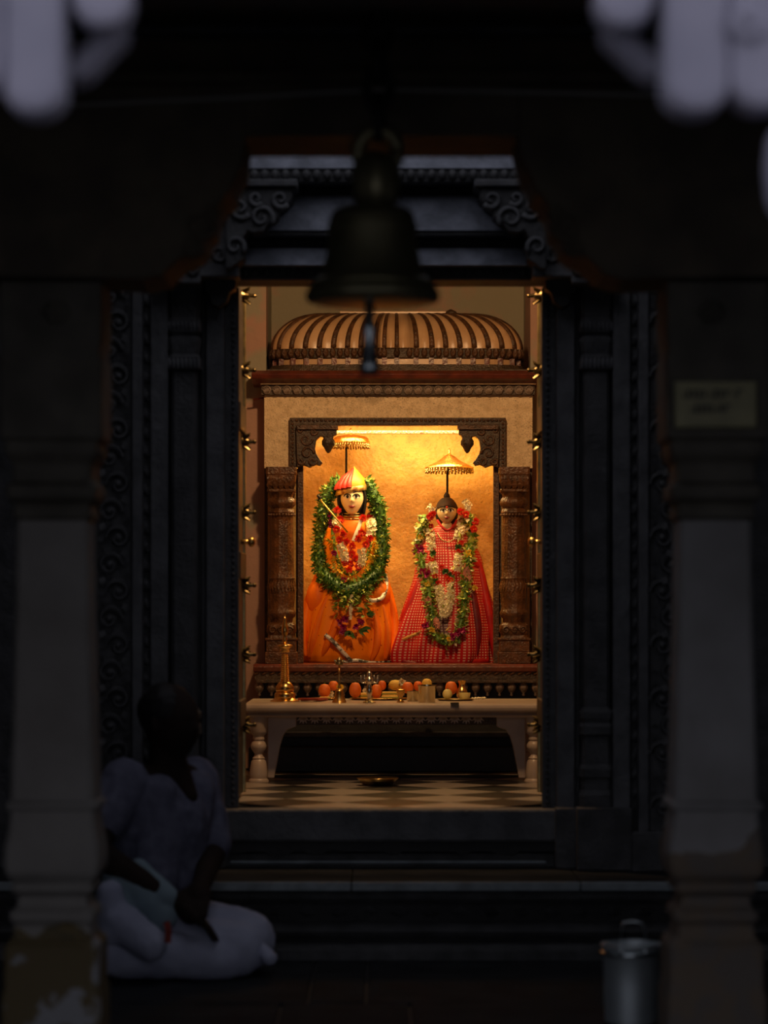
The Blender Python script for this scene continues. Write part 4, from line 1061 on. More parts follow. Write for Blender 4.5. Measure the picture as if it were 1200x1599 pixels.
# sword held upright across the shoulder, staff
sw = thing('sword', 'slim gilt sword resting against the shoulder of the orange-robed statue', 'sword', SL.front(544, 833, .03))
obj('blade', MB().tube([F(499,778,11.28), F(543,831,11.28)], [.0028,.0040], 6), M['gold'], sw, smooth=True)
obj('hilt', MB().tube([F(496,773,11.28), F(500,779,11.28)], .006, 8).tube([F(496,782,11.28), F(503,775,11.28)], .0035, 6), M['iron'], sw, smooth=True)

# ------------------------------------------------------------------ garlands of the orange statue
def gpath(R_, P_, lift, dh=None):
    out = []
    for a, b in P_:
        out.append(F(a, b, dh) if (dh and b < 812) else R_.front(a, b, lift))
    return smooth_path(out, 8)
g1 = thing('leaf_garland', 'thick green leaf garland encircling the orange-robed statue', 'garland', SL.front(545, 925, .03))
p1 = gpath(SL, [(534,752),(518,764),(508,785),(504,812),(501,850),(501,885),(512,905),(528,917),(546,922),(566,915),(584,902),(593,882),(596,850),(594,815),(589,790),(579,766),(566,752)], .025, 11.43)
obj('core', MB().tube(p1, [.026]*len(p1), 10), M['leafdark'], g1, smooth=True)
la, lb, lc = MB(), MB(), MB()
leafy(p1, .036, [la, la, lb, lb, lc], .0062, 15, .023, .012, rd)
for mb_, m in ((la, 'leafdark'), (lb, 'leafmid'), (lc, 'leafyel')): obj('leaves', mb_, M[m], g1, kind='stuff')

g2 = thing('flower_garland', 'red, white and yellow flower garland on the chest of the orange-robed statue', 'garland', SL.front(547, 890, .03))
wh, rdm, ye, mg, gr = MB(), MB(), MB(), MB(), MB()
LF = .036
for P_ in ([(532,850),(537,863),(541,879)], [(566,858),(566,870),(563,882)], [(580,811),(582,823),(580,837)], [(524,815),(528,822)]):
    bloom(gpath(SL, P_, LF), .015, wh, .0065, 4, .0115, rd, 5, .6, .6)
for a, b in ((532,811),(526,827),(531,843),(541,846),(566,832),(560,841),(550,865),(555,872),(560,885),(545,890),(539,878),(567,809),(578,808),(578,841),(527,796),(550,853),(547,880),(536,834),(572,850)):
    pom(rdm, SL.front(a, b, LF) if b > 800 else F(a, b, 11.33), .0175, rd, 34)
for P_ in ([(517,838),(519,848),(522,856)], [(582,846),(583,858),(582,872)], [(525,872),(528,884),(534,893),(546,900),(556,896)], [(577,872),(572,884),(566,893)]):
    leafy(gpath(SL, P_, LF-.006), .012, [ye, ye, gr], .004, 5, .022, .011, rd)
for a, b in ((513,804),(518,822),(522,864),(538,905),(516,815)): pom(mg, SL.front(a, b, LF), .014, rd, 26)
p_ = gpath(SL, [(524,800),(520,830),(524,860),(532,885),(546,897),(562,888),(576,862),(581,830),(577,802)], .02)
obj('string', MB().tube(p_, .008, 6), M['leafmid'], g2, smooth=True)
for mb_, m, nm in ((wh,'jasmine','white_blossoms'),(rdm,'redflower','red_flowers'),(ye,'yellow','yellow_petals'),(mg,'magenta','magenta_flowers'),(gr,'leafyel','green_buds')): obj(nm, mb_, M[m], g2, kind='stuff')

g3 = thing('flower_tassel', 'hanging tassel of green buds and magenta flowers in the lap of the orange-robed statue', 'garland', SL.front(548, 985, .03))
gr, mg, br_, wh, lg = MB(), MB(), MB(), MB(), MB()
for P_ in ([(530,925),(531,940),(532,956)], [(545,930),(546,950)], [(566,918),(568,932),(565,945)], [(571,950),(569,962)]):
    leafy(gpath(SL, P_, .035), .014, [gr, lg], .006, 5, .034, .014, rd)
for a, b in ((531,970),(536,978),(564,970),(540,966),(534,984),(556,977),(542,988)):
    c = SL.front(a, b, .035)
    for k in range(12): mg.leaf(c, (rd.uniform(-.6,.6), -.5, rd.uniform(-1,.4)), (0,-1,0), .026, .014, .3)
for a, b, dx in ((560,984,1),(550,986,-.3),(566,980,.8),(572,958,.9),(546,990,.1)):
    c = SL.front(a, b, .04)
    for k in range(5): br_.leaf(c, (dx+rd.uniform(-.4,.4), -.3, rd.uniform(-.6,.3)), (0,-1,0), .040, .014, .25)
bloom(gpath(SL, [(549,930),(549,945),(547,966)], .045), .004, wh, .008, 2, .008, rd)
for mb_, m, nm in ((gr,'leafyel','pale_buds'),(lg,'leafmid','leaves'),(mg,'magenta','magenta_petals'),(br_,'leafdark','dark_bracts'),(wh,'jasmine','white_blossoms')): obj(nm, mb_, M[m], g3, kind='stuff')

# ------------------------------------------------------------------ red-robed statue
SR = Robe(11.45, [(816,699,8,.03),(824,699,20,.05),(836,699,34,.07),(852,700,44,.085),(872,702,51,.10),(900,702,55,.12),(930,701,64,.145),(960,700,75,.17),(990,698,82,.19),(1015,696,86,.20),(1030,695,86,.197),(1039,694,82,.185)])
def foldR(a, py):
    g = max(0, min(1, (py-860)/140))
    s = .045*math.sin(5*a-.4+(py-900)*.006) + .040*math.sin(11*a+1.0-(py-900)*.014) + .022*math.sin(19*a+(py-900)*.025)
    g2 = max(0, min(1, (py-925)/95))**1.5
    return 1 + g*s + .02*g*math.sin(3*a+2) + g2*(.045*math.sin(14*a+.7+(py-950)*.03) + .035*math.sin(8*a-1.2-(py-950)*.02))
sr_ = thing('deity_statue', 'statue in red checked robe with dark topknot under white and yellow garlands', 'statue', F(697, 1037, 11.45))
robe_obj('robe', SR.build(foldR), M['checks'], sr_)
for nm, P_, m in (('drape', [(742,866),(750,890),(757,925),(764,960),(770,1000),(772,1026)], 'red'), ('drape', [(655,905),(645,935),(634,965),(628,995)], 'red'), ('drape', [(735,905),(741,945),(746,985),(744,1025)], 'maroon'),
                  ('drape', [(760,940),(770,975),(778,1010),(774,1030)], 'maroon'), ('drape', [(742,862),(733,868),(738,880),(748,885)], 'red')):
    pp = smooth_path([SR.front(a, b, -.010) for a, b in P_], 6); n_ = len(pp)
    obj(nm, MB().tube(pp, [.006+.014*math.sin(PI*i/(n_-1))**.7 for i in range(n_)], 10), M[m], sr_, smooth=True)
for nm, P_, wd, m in (('gold_border', [(620,1006),(632,998),(646,992),(660,986)], .014, 'goldzari'),
                      ('gold_border', [(697,985),(706,976),(716,968)], .008, 'goldzari'),
                      ('hem_band', [(664,1036),(690,1033),(715,1034),(740,1034),(764,1030)], .024, 'red'), ('hem_band', [(612,1032),(630,1034),(650,1037)], .018, 'maroon')):
    obj(nm, ribbon(smooth_path([SR.front(a, b, .006) for a, b in P_]), wd, .0012), M[m], sr_, smooth=True)
# dark inner pleats between the garland ends
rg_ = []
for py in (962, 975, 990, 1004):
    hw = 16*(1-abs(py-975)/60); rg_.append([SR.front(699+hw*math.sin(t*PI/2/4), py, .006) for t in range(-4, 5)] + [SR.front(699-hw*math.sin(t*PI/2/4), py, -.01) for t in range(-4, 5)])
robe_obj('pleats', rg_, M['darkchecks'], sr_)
DR = 11.41; rc = F(698, 799, DR); rs_ = DR/FPX
hr = obj('head', make_head(rc, 15.5*rs_, 19.5*rs_, .046), M['faceR'], sr_, smooth=True)
face_details(hr, rc, 15.5*rs_, 19.5*rs_, .046, 1.15, 1.0)
obj('tilak', MB().ell(on_face(rc, 15.5*rs_, 19.5*rs_, .046, 0, .32, .001), (.005,.003,.007), 10, 8), M['vermilion'], hr, smooth=True)
hm = MB(); rgs = []
for k in range(10):
    t = k/9; zz = .42 + .78*t; r0 = math.sqrt(max(1.28-zz*zz*.89, .002))
    rgs.append([(rc.x + r0*17*rs_*math.sin(2*PI*i/28), rc.y+.006 - r0*.050*math.cos(2*PI*i/28), rc.z + (zz - .18*abs(math.sin(2*PI*i/28))*(1-t))*19.5*rs_) for i in range(28)])
obj('hair', hm.rings(rgs), M['hair'], sr_, smooth=True)
obj('topknot', MB().lathe([(.010,0),(.013,.006),(.012,.014),(.008,.02),(.006,.024),(.002,.026)], (rc.x, rc.y+.006, fz(778, DR)), 14), M['hair'], sr_, smooth=True)
obj('back_hair', MB().ell(rc + Vector((0,.02,-.006)), (18*rs_,.042,21*rs_), 20, 14), M['black'], sr_, smooth=True)
obj('neck', MB().lathe([(12*rs_, fz(830, DR)), (8.5*rs_, fz(820, DR)), (8.5*rs_, fz(808, DR))], (rc.x, DR+.01, 0), 18), M['faceR'], sr_, smooth=True)
obj('collar', ribbon(smooth_path([F(683,812,DR-.02), F(690,822,DR-.035), F(699,828,DR-.04), F(708,822,DR-.035), F(714,812,DR-.02)]), .010), M['red'], sr_, smooth=True)
obj('necklace', MB().tube(smooth_path([SR.front(683, 832, .008), SR.front(690, 842, .012), SR.front(698, 846, .012), SR.front(708, 843, .012), SR.front(713, 835, .008)]), .0025, 6), M['brassold'], sr_, smooth=True)

g4 = thing('bud_garland', 'long garland of yellow-green buds and magenta flowers on the red-robed statue', 'garland', SR.front(702, 1004, .03))
a_, b_, mg, br_, ye, rdm, cr_ = MB(), MB(), MB(), MB(), MB(), MB(), MB()
PO = [(664,806),(658,828),(654,853),(659,877),(662,893),(668,910),(669,926),(673,951),(678,971),(677,986),(687,1000),(702,1003),(716,990),(722,966),(725,942),(727,922),(729,895),(731,880),(733,862),(736,832),(732,803)]
po = gpath(SR, PO, .026, 11.38)
obj('string', MB().tube(po, .013, 8), M['leafmid'], g4, smooth=True)
leafy(po, .013, [a_, a_, a_, cr_, b_], .007, 6, .027, .017, rd)
for x, y in ((654,853),(657,858),(662,893),(667,896),(716,988),(722,985),(665,976),(709,994),(650,862)): 
    c = SR.front(x, y, .04)
    for k in range(11): mg.leaf(c, (rd.uniform(-.9,.9), -.5, rd.uniform(-.8,.8)), (0,-1,0), .026, .015, .3)
for x, y in ((729,890),(731,898),(727,884),(669,936),(681,968),(684,973)):
    c = SR.front(x, y, .04)
    for k in range(6): br_.leaf(c + Vector((0,0,.015)), (rd.uniform(-.4,.4), -.3, -1), (0,-1,0), .045, .016, .2)
for x, y in ((732,862),(668,912),(742,918),(702,998),(675,984),(657,838),(733,868)): pom(ye, SR.front(x, y, .042), .014, rd, 18)
for x, y in ((672,807),(743,815),(720,799),(728,804),(676,803),(740,826)): pom(rdm, F(x, y, 11.34), .017, rd, 36)
for mb_, m, nm in ((cr_,'jasmine','cream_buds'),(a_,'leafyel','pale_buds'),(b_,'leafmid','leaves'),(mg,'magenta','magenta_petals'),(br_,'bract','bracts'),(ye,'yellow','yellow_flowers'),(rdm,'redflower','red_roses')): obj(nm, mb_, M[m], g4, kind='stuff')

g5 = thing('jasmine_garland', 'white jasmine garland with red knots on the chest of the red-robed statue', 'garland', SR.front(694, 964, .03))
wh, rdm, dk = MB(), MB(), MB()
for P_ in ([(672,828),(673,842),(674,856)], [(676,880),(682,894)], [(685,916),(689,932),(692,948),(694,964)], [(722,814),(719,828),(716,841)], [(718,867),(715,878),(711,889)], [(704,912),(703,930),(700,948),(694,964)], [(727,782),(734,795)], [(676,790),(670,800)]):
    bloom(gpath(SR, P_, .034, 11.35), .018, wh, .0062, 4, .0105, rd, 5, .5, .7)
for x, y in ((674,873),(680,900),(720,848),(716,861),(709,895),(705,906),(690,886),(684,910),(673,822),(721,812),(700,904),(698,900)): pom(rdm, SR.front(x, y, .036), .013, rd, 30)
for x, y in ((676,864),(681,908),(716,855),(696,893),(704,897)):
    c = SR.front(x, y, .036)
    for k in range(14): dk.leaf(c, (rd.uniform(-1,1), -.4, rd.uniform(-1,1)), (0,-1,0), .02, .012, .3)
for P_ in ([(666,812),(672,830),(675,866),(681,900),(688,930),(694,962)], [(726,800),(718,835),(717,862),(709,895),(703,930),(695,962)]):
    obj('string', MB().tube(gpath(SR, P_, .018), .008, 6), M['leafyel'], g5, smooth=True)
for mb_, m, nm in ((wh,'jasmine','white_blossoms'),(rdm,'redflower','red_flowers'),(dk,'leafdark','dark_leaves')): obj(nm, mb_, M[m], g5, kind='stuff')

# ------------------------------------------------------------------ ceremonial parasols
def parasol(cx, D, prof, fr0, fr1, pole, px_pole, label):
    s = D/FPX; x = fx(cx, D)
    t = thing('ceremonial_parasol', label, 'parasol', (fx(px_pole, D), D, fz(pole, D)))
    obj('canopy', MB().lathe([(h*s, fz(y, D)) for h, y in prof], (x, D, 0), 40), M['gold'], t, smooth=True, auto=50)
    R_ = prof[0][0]*s
    obj('rim', MB().lathe([(R_*.98, fz(fr0+1.5, D)), (R_*1.03, fz(fr0+.5, D)), (R_*1.03, fz(fr0-1.5, D)), (R_*.98, fz(fr0-2, D))], (x, D, 0), 40), M['gold'], t, smooth=True)
    q = MB()
    for k in range(44):
        a = 2*PI*k/44; c = (x + R_*math.cos(a), D + R_*math.sin(a))
        zt, zb = fz(fr0+1, D), fz(fr1 + (k % 2)*1.2, D)
        q.tube([(c[0], c[1], zt), (c[0], c[1], zb)], .0028, 5); q.ell((c[0], c[1], zb), (.0045,.0045,.005), 6, 4)
    obj('fringe', q, M['brassold'], t, smooth=True, kind='stuff')
    obj('finial', MB().lathe([(2.2*s, 0), (3*s, 2*s), (2*s, 4*s), (2.6*s, 6*s), (.5*s, 10*s)], (x, D, fz(prof[-1][1]+.5, D)), 12), M['gold'], t, smooth=True)
    obj('pole', MB().tube([(fx(px_pole, D), D, fz(pole, D)), (fx(px_pole, D), D, fz(fr1+2, D)), (x + .2*(fx(px_pole, D)-x), D, fz(fr0-3, D))], .0048, 8), M['iron'], t, smooth=True)
    obj('pole_socket', MB().lathe([(.010,0),(.012,.01),(.008,.02)], (fx(px_pole, D), D, fz(pole, D)), 12), M['iron'], t, smooth=True)
parasol(548, 11.50, [(29,691),(29,689),(28,685),(24,682),(18,680.5),(9,679),(3,678)], 691, 698, 752, 541, 'flat gilded parasol with beaded fringe above the orange-robed statue')
parasol(702, 11.42, [(37,731),(36,729),(30,725.5),(22,722),(14,717),(9,713),(4,710)], 731, 736.5, 780, 699, 'domed gilded parasol with beaded fringe above the red-robed statue')

# ------------------------------------------------------------------ things on the marble table
ZT_ = ZTT
def td(py): return (CAMZ-ZT_)*FPX/(py-HZ)            # depth of a point on the table top from its row
def turned(name, label, cat, cx, py, prof, m, group=None, pname='body', flute=0, fd=0.):
    D = td(py); s = D/FPX; c = (fx(cx, D), D, ZT_)
    t = thing(name, label, cat, c, group)
    obj(pname, MB().lathe([(h*s, z_*s) for h, z_ in prof], c, 28, flute, fd), m, t, smooth=True, auto=50)
    return t, c, s
# tall brass oil lamp
t, c, s = turned('oil_lamp', 'tall brass oil lamp with ribbed stem at the pink wall end of the table', 'lamp', 445, 1095.5, [(23,0),(23,1.5),(19,3),(16,6),(16.5,11),(15,14),(12,15.5)], M['brass'], pname='base')
obj('bulb', MB().lathe([(h*s, z_*s) for h, z_ in ((13,15),(14.5,18),(14,23),(11,28),(8,31))], c, 28), M['brass'], t, smooth=True)
stem = []
for k in range(15): stem += [(7.6-k*.13, 31+k*3), (6.4-k*.13, 31+k*3+1.5)]
obj('stem', MB().lathe([(h*s, z_*s) for h, z_ in stem], c, 20), M['brass'], t, smooth=True, auto=20)
obj('oil_dish', MB().lathe([(h*s, z_*s) for h, z_ in ((5,76),(9,78),(7,82),(11,85),(12,88),(9,89),(4,90))], c, 24), M['brass'], t, smooth=True)
obj('finial', MB().lathe([(h*s, z_*s) for h, z_ in ((3,90),(3.5,98),(2.5,101),(5,106),(5.5,112),(4.5,119),(2.5,126),(2.8,129),(.6,135))], c, 18), M['brass'], t, smooth=True)
# hand bell
t, c, s = turned('hand_bell', 'small brass hand bell with a tall thin handle at the table edge', 'bell', 530, 1097.4, [(11,0),(11.5,1),(10.5,3),(9,7),(7.5,12),(6.6,17),(6.2,20),(4,21.5),(1.5,22)], M['brass'], pname='bell_body')
obj('handle', MB().lathe([(h*s, z_*s) for h, z_ in ((1.6,21),(2.6,24),(1.6,27),(1.5,42),(1.2,60))], c, 12), M['brass'], t, smooth=True)
hnd = MB().lathe([(h*s, z_*s) for h, z_ in ((5,59),(6.5,61),(3,63),(4.5,66),(3,69),(1,71))], c, 14)
for sg in (-1, 1): hnd.leaf((c[0], c[1], c[2]+62*s), (sg, 0, .6), (0,-1,0), 10*s, 6*s, .3).ell((c[0]+sg*5*s, c[1], c[2]+64*s), (2*s,2*s,2.6*s), 8, 6)
obj('handle_crest', hnd, M['brassold'], t, smooth=True)
# branched stand
t, c, s = turned('branched_lamp', 'small silvered branched lamp stand with upturned arms', 'lamp', 577, 1097.6, [(10,0),(10,1.5),(7,3),(5,5),(3,6)], M['brassold'], pname='foot')
obj('stem', MB().lathe([(h*s, z_*s) for h, z_ in ((3,5),(2.4,9),(4,13),(5,19),(4.4,25),(2.6,29),(6,32),(7.5,36),(6,39),(3,41),(4,43),(4,47),(2,49),(.8,52))], c, 18), M['silver'], t, smooth=True)
for ang in (0, 55, 125, 180, 235, 305):
    a = R(ang); dx, dy = math.cos(a), math.sin(a)
    P_ = smooth_path([(c[0]+dx*4*s, c[1]+dy*4*s, c[2]+33*s), (c[0]+dx*10*s, c[1]+dy*10*s, c[2]+31*s), (c[0]+dx*13*s, c[1]+dy*13*s, c[2]+35*s), (c[0]+dx*13*s, c[1]+dy*13*s, c[2]+43*s)], 5)
    obj('arm', MB().tube(P_, 1.0*s, 6), M['silver'], t, smooth=True)
# small pot with waist, bowl, tumbler
turned('spouted_cup', 'small waisted brass cup in front of the oranges', 'cup', 626, 1096.8, [(6,0),(6,1.5),(3,4),(2.6,8),(5,12),(7,17),(7,20),(5,21)], M['brass'], pname='cup_body')
turned('steel_bowl', 'short greenish steel bowl with dark contents beside the tumbler', 'bowl', 645, 1095, [(8,0),(9,1),(9.5,14),(10,15),(10,16),(9,16),(8.4,13)], M['greensteel'], pname='bowl_body')
t, c, s = turned('steel_tumbler', 'straight steel tumbler with rolled rim in the middle of the table', 'tumbler', 667, 1096.8, [(12.5,0),(13,1),(13.4,25),(14.6,26),(14.6,27.5),(13,27.5),(12,4)], M['greensteel'], pname='tumbler_body')
# plates
def plate(name, label, cx, py, hw, m, rimh=2.2):
    D = td(py); s = D/FPX; c = (fx(cx, D), D, ZT_)
    t = thing(name, label, 'plate', c)
    obj('dish', MB().lathe([(h*s, z_*s) for h, z_ in ((hw*.7,0),(hw*.9,.6),(hw,rimh),(hw*.99,rimh+.6),(hw*.88,1.4),(hw*.68,.9))], c, 36), m, t, smooth=True, auto=50)
    obj('rim', MB().lathe([(h*s, z_*s) for h, z_ in ((hw*.98,rimh),(hw*1.01,rimh+.4),(hw*.98,rimh+.9))], c, 36), m, t, smooth=True)
    return c
plate('metal_plate', 'brass plate of oranges and flowers behind the hand bell', 512, 1092.5, 26, M['brass'])
plate('metal_plate', 'brass plate of oranges and sweets in the middle of the table', 592, 1092.5, 46, M['brass'])
plate('metal_plate', 'brass plate with pale fruit at the red-robed statue end of the table', 712, 1094, 29, M['brassold'])
plate('metal_plate', 'brass plate of fruit partly behind the steel tumbler', 655, 1091.2, 20, M['brass'])
def fruit(name, label, cat, cx, cyc, hw, hh, py, m, group=None, stalk=True):
    D = td(py); s = D/FPX; z_ = max(fz(cyc, D), ZT_ + hh*s + .003); c = (fx(cx, D), D, z_)
    t = thing(name, label, cat, (c[0], c[1], c[2]-hh*s), group)
    mb = MB(); rg = []
    for k in range(13):
        tt = -PI/2+.08 + (PI-.16)*k/12; r_ = math.cos(tt)*(1 + .07*math.sin(tt)*-1); z2 = math.sin(tt) - (.08 if k > 10 else 0)
        rg.append([(c[0]+hw*s*r_*math.cos(2*PI*i/18), c[1]+hw*s*r_*math.sin(2*PI*i/18), c[2]+hh*s*z2) for i in range(18)])
    obj('flesh', mb.rings(rg), m, t, smooth=True)
    if stalk: obj('stalk', MB().tube([(c[0], c[1], c[2]+hh*s*.86), (c[0]+.002, c[1], c[2]+hh*s*1.12)], .0022, 6), M['leafdark'], t)
    return t
og = 'oranges on the offering plates'
for cx, cy, hw, hh, py, lab in ((507,1078,9.5,11,1092.6,'orange standing at the hand bell plate edge nearest the oil lamp'), (521,1070.5,8,8,1091.2,'small orange half hidden by the hand bell handle'),
        (555,1077,9.5,12.5,1093,'tall oval orange between hand bell and branched lamp'), (588,1079,8.5,11.5,1092.4,'narrow orange just behind the branched lamp'), (597,1070,6.5,8,1091,'little dark orange between branched lamp and yellow sweets'),
        (637,1073.5,9,9.5,1091.8,'orange propped on the yellow sweets above the steel bowl'), (653,1071,7,8,1091,'orange peeping out behind the steel tumbler rim'), (705,1074,9.5,11,1092.4,'orange behind the pale yellow fruit')):
    fruit('orange', lab, 'fruit', cx, cy, hw, hh, py, M['citrus'], og)
fruit('mango', 'golden rounded fruit on top of the stacked sweets', 'fruit', 618, 1069.5, 11, 8.5, 1091.3, M['sweet'])
fruit('mango', 'golden fruit rising behind the steel tumbler', 'fruit', 667, 1067, 8, 8, 1091.2, M['sweet'])
fruit('lemon', 'pale yellow oval fruit at the front of its plate', 'fruit', 699, 1083.5, 7.5, 8, 1094.5, M['paleyellow'])
for k, (x0, x1, y0, y1, py, lab) in enumerate(((596,622,1086.5,1093,1093.4,'lower yellow sweet block of the stack behind the waisted cup'), (597,621,1080,1086.3,1093.2,'upper yellow sweet block of the stack behind the waisted cup'), (563,574,1082,1091,1092.6,'yellow sweet block beside the branched lamp'), (499,516,1088,1091.5,1093.2,'flat yellow sweet under the orange near the oil lamp'))):
    D = td(py); z0 = fz(y1, D); z0 = max(z0, ZT_+.002); z1 = z0 + (y1-y0)*D/FPX
    t = thing('sweet_block', lab, 'sweet', (fx((x0+x1)/2, D), D, z0), 'yellow sweets on the plates')
    obj('slab', MB().box(fx(x0, D), fx(x1, D), D-.018, D+.018, z0, z1), M['sweet'], t, bevel=.003)
    obj('leaf_slip', MB().box(fx(x0, D)-.002, fx(x1, D)+.002, D-.0195, D+.0195, z0+(z1-z0)*.42, z0+(z1-z0)*.56), M['leafmid'], t)
turned('brass_pot', 'slim brass pot standing behind the steel tumbler', 'pot', 668, 1091, [(6,0),(7.5,3),(7.5,10),(5,17),(4.2,22),(6,27),(6.4,29),(5,29)], M['brass'])
turned('brass_pot', 'brass pot with narrow neck on the plate with pale fruit', 'pot', 722, 1092.6, [(5,2),(8.5,5),(9,12),(7,17),(5,20),(4.6,24),(6.2,28),(6.4,30),(5,30)], M['brass'])
turned('leaf_cup', 'small pale green cup in front of the narrow-necked pot', 'cup', 726, 1094.3, [(5,1),(7.5,3),(9,9),(9.6,12.5),(8.8,12.5),(6.5,5)], M['paleyellow'], flute=10, fd=.06)
def clothpiece(name, label, cat, P_, m, wd, thick=.004):
    t = thing(name, label, cat, P_[0])
    obj('fold', ribbon(smooth_path(P_), wd, thick, Vector((0,0,1))), m, t, smooth=True)
    obj('under_fold', ribbon(smooth_path([Vector(p)+Vector((.008,.008,-.003)) for p in P_]), wd*.8, thick, Vector((0,0,1))), m, t, smooth=True)
zt = ZT_
def tp(px, py, up=.006): D = td(py); return Vector((fx(px, D), D, zt+up))
clothpiece('folded_cloth', 'folded red brown cloth lying between oil lamp and hand bell', 'cloth', [tp(472,1095,.008), tp(482,1096,.012), tp(494,1095.5,.010), tp(504,1094,.008)], M['redcloth'], .035)
tg = thing('dark_tag', 'small dark tag hanging over the front edge of the table', 'tag', (fx(711, TF-.004), TF-.004, zt-.03))
obj('flap', MB().prism([(fx(a, TF), fz(b, TF)) for a, b in ((704,1097),(717,1097),(717,1103),(715,1105),(709,1101.5),(704,1101))], TF-.006, TF-.002), M['ink'], tg)
obj('flap_top', MB().box(fx(704, TF), fx(717, TF), TF-.006, TF+.035, zt+.001, zt+.004), M['ink'], tg)
for k, (px, py) in enumerate(((739,1092.5),(744,1092),(748,1091.8),(756,1091.7),(754,1092))):
    q = MB().rosette(tp(px, py, .003), (0,-.3,1), .011, 5, .8, .4, rd)
    q.ell(tp(px, py, .004), (.004,.004,.004), 6, 4)
    tag(obj('fallen_blossom', q, M['jasmine']), 'loose white blossom lying beside the plate with pale fruit', 'flower', 'loose blossoms on the table')
for k, (px, py, lab, mm) in enumerate(((531,1074,'yellow flower behind the hand bell', 'yellow'), (516,1084,'cream blossom on the plate by the hand bell', 'jasmine'), (572,1080,'pale blossom between the oval orange and the sweets','jasmine'), (628,1065,'silvery blossom on the golden fruit', 'jasmine'))):
    D = td(1091.6); q = MB(); pom(q, F(px, py, D), .016, rd, 30)
    o_ = thing('offering_flower', lab, 'flower', F(px, py+5, D)); obj('petals', q, M[mm], o_, kind='stuff'); obj('calyx', MB().ell(F(px, py+3, D), (.007,.007,.008), 8, 6), M['leafmid'], o_, smooth=True)
# brass dish on the floor
D = 10.12; s = D/FPX; c = (fx(590, D), D, ZS)
t = thing('floor_dish', 'shallow brass dish on the chequered floor before the table', 'dish', c)
obj('dish', MB().lathe([(h*s, z_*s) for h, z_ in ((18,0),(22,1),(29,8),(32,11),(32,12.2),(29,11),(21,3),(10,2))], c, 40), M['brassold'], t, smooth=True, auto=60)
obj('rim', MB().lathe([(h*s, z_*s) for h, z_ in ((31,11),(33,11.4),(33,12.4),(31,12.6))], c, 40), M['brass'], t, smooth=True)

# ------------------------------------------------------------------ seated man
def remesh(o, vox, it=6, clouds=0., cs=.1):
    m = o.modifiers.new('remesh', 'REMESH'); m.mode = 'VOXEL'; m.voxel_size = vox; m.use_smooth_shade = True
    m = o.modifiers.new('smooth', 'SMOOTH'); m.factor = .5; m.iterations = it
    if clouds:
        tx = bpy.data.textures.new(o.name+'_folds', 'CLOUDS'); tx.noise_scale = cs; tx.noise_depth = 2
        m = o.modifiers.new('folds', 'DISPLACE'); m.texture = tx; m.strength = clouds; m.mid_level = .5; m.texture_coords = 'GLOBAL'
pm = thing('person', 'man in white wrap and open pale shirt sitting cross-legged beside the plinth', 'person', (-.64, 8.16, 0))
V = Vector
fd_ = V((.80,-.60,0)).normalized(); sd_ = V((.60,.80,0)).normalized()
hip = V((-.73,8.22,.13)); chest = V((-.665,8.235,.47)); neck = V((-.645,8.22,.63)); head = V((-.632,8.20,.735))
shA = chest + sd_*.155 + V((.0,0,.085)); shB = chest - sd_*.165 + V((0,0,.095))
elA = V((-.515,8.30,.35)); haA = V((-.535,8.06,.265)); elB = V((-.845,7.99,.375)); haB = V((-.60,7.985,.225))
knA = V((-.405,8.13,.10)); knB = V((-.775,7.98,.10)); ftA = V((-.66,8.03,.065)); ftB = V((-.47,8.02,.055))
bd = MB()
rot = Matrix.Rotation(math.atan2(fd_.x, -fd_.y)*1.0, 3, 'Z')
bd.add(*(lambda q: (q.v, q.f))(make_head(head, .072, .112, .092, rot)))
bd.ell(head + V((-.012,.012,.02)), (.078,.09,.092), 20, 14)
for s_ in (-1, 1): bd.ell(head + sd_*s_*.076 + V((0,0,-.002)), (.014,.022,.03), 10, 8)
bd.cap(neck - V((.01,0,.06)), neck + V((.004,-.004,.07)), .058, .050)
bd.cap(hip + V((0,0,.04)), chest - V((0,0,.1)), .125, .118); bd.ell(chest, (.125,.115,.13), 20, 14); bd.cap(neck, chest + fd_*.105 + V((0,0,.05)), .055, .03)
bd.cap(chest + V((0,0,.07)) - sd_*.12, chest + V((0,0,.07)) + sd_*.12, .075, .07)
for sh_, el, ha in ((shA, elA, haA), (shB, elB, haB)):
    bd.cap(sh_, el, .055, .042); bd.cap(el, ha, .043, .028)
    d_ = (ha-el).normalized(); sdv = d_.cross(V((0,0,1))).normalized()
    pc = ha + d_*.045 - V((0,0,.008)); bd.cap(ha, pc, .028, .034); bd.ell(pc, (.040,.040,.020), 14, 10)
    for k, L in enumerate((.062,.072,.068,.052)):                      # four fingers, knuckles bent over the lap
        b0 = pc + d_*.030 + sdv*(.030-.020*k); b1 = b0 + d_*L*.5 + V((0,0,-.008)); b2 = b1 + d_*L*.38 + V((0,0,-.022))
        bd.cap(b0, b1, .0095, .0088, 8); bd.cap(b1, b2, .0088, .0075, 8)
    th0 = ha + d_*.02 + sdv*.024; th1 = th0 + d_*.035 + sdv*.028; th2 = th1 + d_*.028 + V((0,0,-.014)); bd.cap(th0, th1, .013, .0105, 8); bd.cap(th1, th2, .0105, .009, 8)
for kn, ft, sgn in ((knA, ftA, 1), (knB, ftB, -1)):
    bd.cap(hip + sd_*sgn*.08, kn, .085, .060); bd.cap(kn, ft, .058, .036)
    bd.cap(ft, ft + (ft-kn).normalized()*.04 - V((0,0,.02)), .034, .026)
bo = obj('body', bd, M['skin'], pm); remesh(bo, .006, 5)
hh = MB().ell(head + V((-.020,.016,.035)), (.086,.096,.086), 20, 14); ho = obj('hair', hh, M['black'], pm); remesh(ho, .008, 2, .008, .02)
sht = MB()
sht.cap(hip + V((.01,0,.12)), chest - V((.0,0,.03)), .142, .150); 
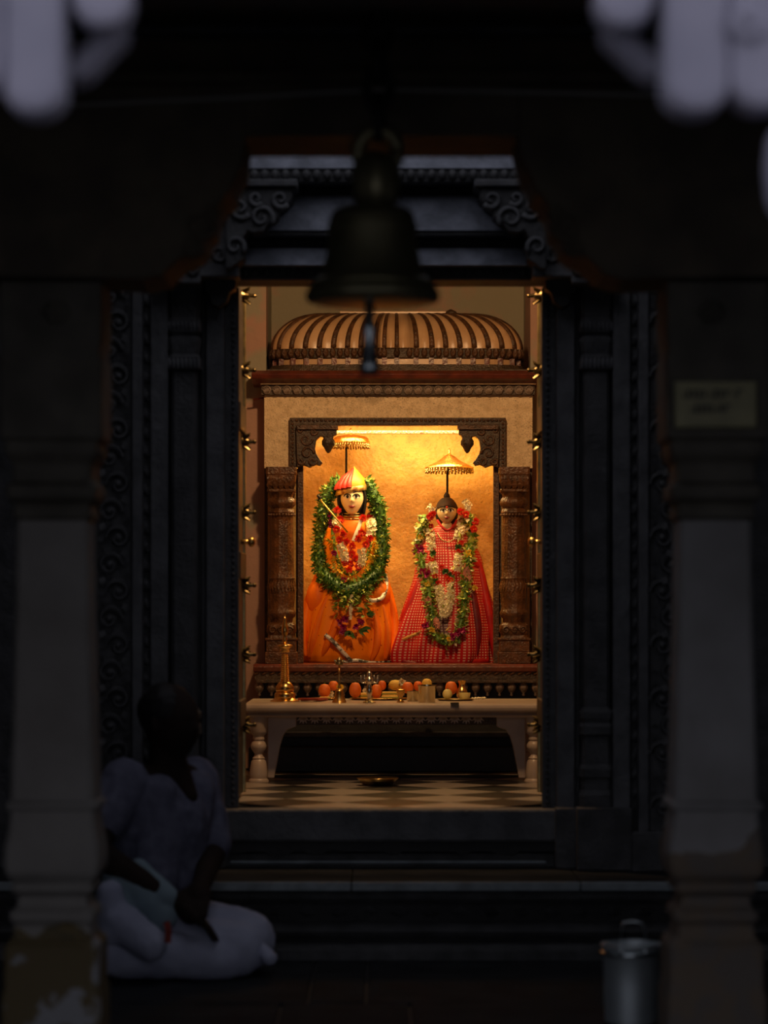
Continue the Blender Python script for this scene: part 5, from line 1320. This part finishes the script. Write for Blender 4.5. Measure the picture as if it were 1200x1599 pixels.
for s_ in (-1, 1):
    shp = shA if s_ > 0 else shB
    sht.cap(chest + sd_*s_*.07 - V((0,0,.06)), shp - V((0,0,.005)), .095, .068)
    el = elA if s_ > 0 else elB; sht.cap(shp, shp + (el-shp)*(.92 if s_ > 0 else .55), .074, .064)
    sht.cap(chest + sd_*s_*.085 + V((0,0,.06)) + fd_*.06, hip + sd_*s_*.05 + fd_*.10 + V((0,0,.14)), .062, .075)
so = obj('shirt', sht, M['shirt'], pm); remesh(so, .007, 14, .009, .05)
dh = MB()
dh.ell(hip + V((.0,.0,-.01)), (.175,.165,.125), 24, 16)
for kn, ft, sgn in ((knA, ftA, 1), (knB, ftB, -1)):
    dh.cap(hip + sd_*sgn*.07, kn + V((0,0,.0)), .112, .088); dh.cap(kn + V((0,0,-.01)), ft + V((0,0,.0)), .085, .062)
dh.cap(V((-.72,8.05,.085)), V((-.43,8.07,.08)), .09, .085); dh.cap(V((-.70,8.03,.05)), V((-.42,8.05,.05)), .05, .05)
do = obj('dhoti', dh, M['dhoti'], pm); remesh(do, .008, 10, .014, .07)
tl_ = MB().cap(F(408,1478,8.06), F(422,1496,8.02), .014, .022).cap(F(400,1470,8.06), F(417,1502,8.03), .02, .012)
to = obj('cloth_tail', tl_, M['dhoti'], do); remesh(to, .005, 2, .012, .03)
sc_ = MB()
sc_.cap(F(190,1370,8.02), F(250,1430,7.98), .06, .05).cap(F(180,1400,8.0), F(190,1460,7.95), .06, .055).cap(F(215,1355,8.02), F(262,1400,7.98), .03, .035)
so2 = obj('lap_cloth', sc_, M['teal'], pm); remesh(so2, .007, 5, .016, .06)
bs = MB().cap(F(185,1440,7.92), F(235,1475,7.88), .062, .05).cap(F(172,1395,7.93), F(180,1450,7.92), .04, .055)
bo2 = obj('bag_cloth', bs, M['dhoti'], pm); remesh(bo2, .007, 5, .016, .06)
obj('red_stripe', ribbon(smooth_path([F(260,1440,7.87), F(263,1452,7.85), F(262,1472,7.85)]), .018), M['redcloth'], pm)
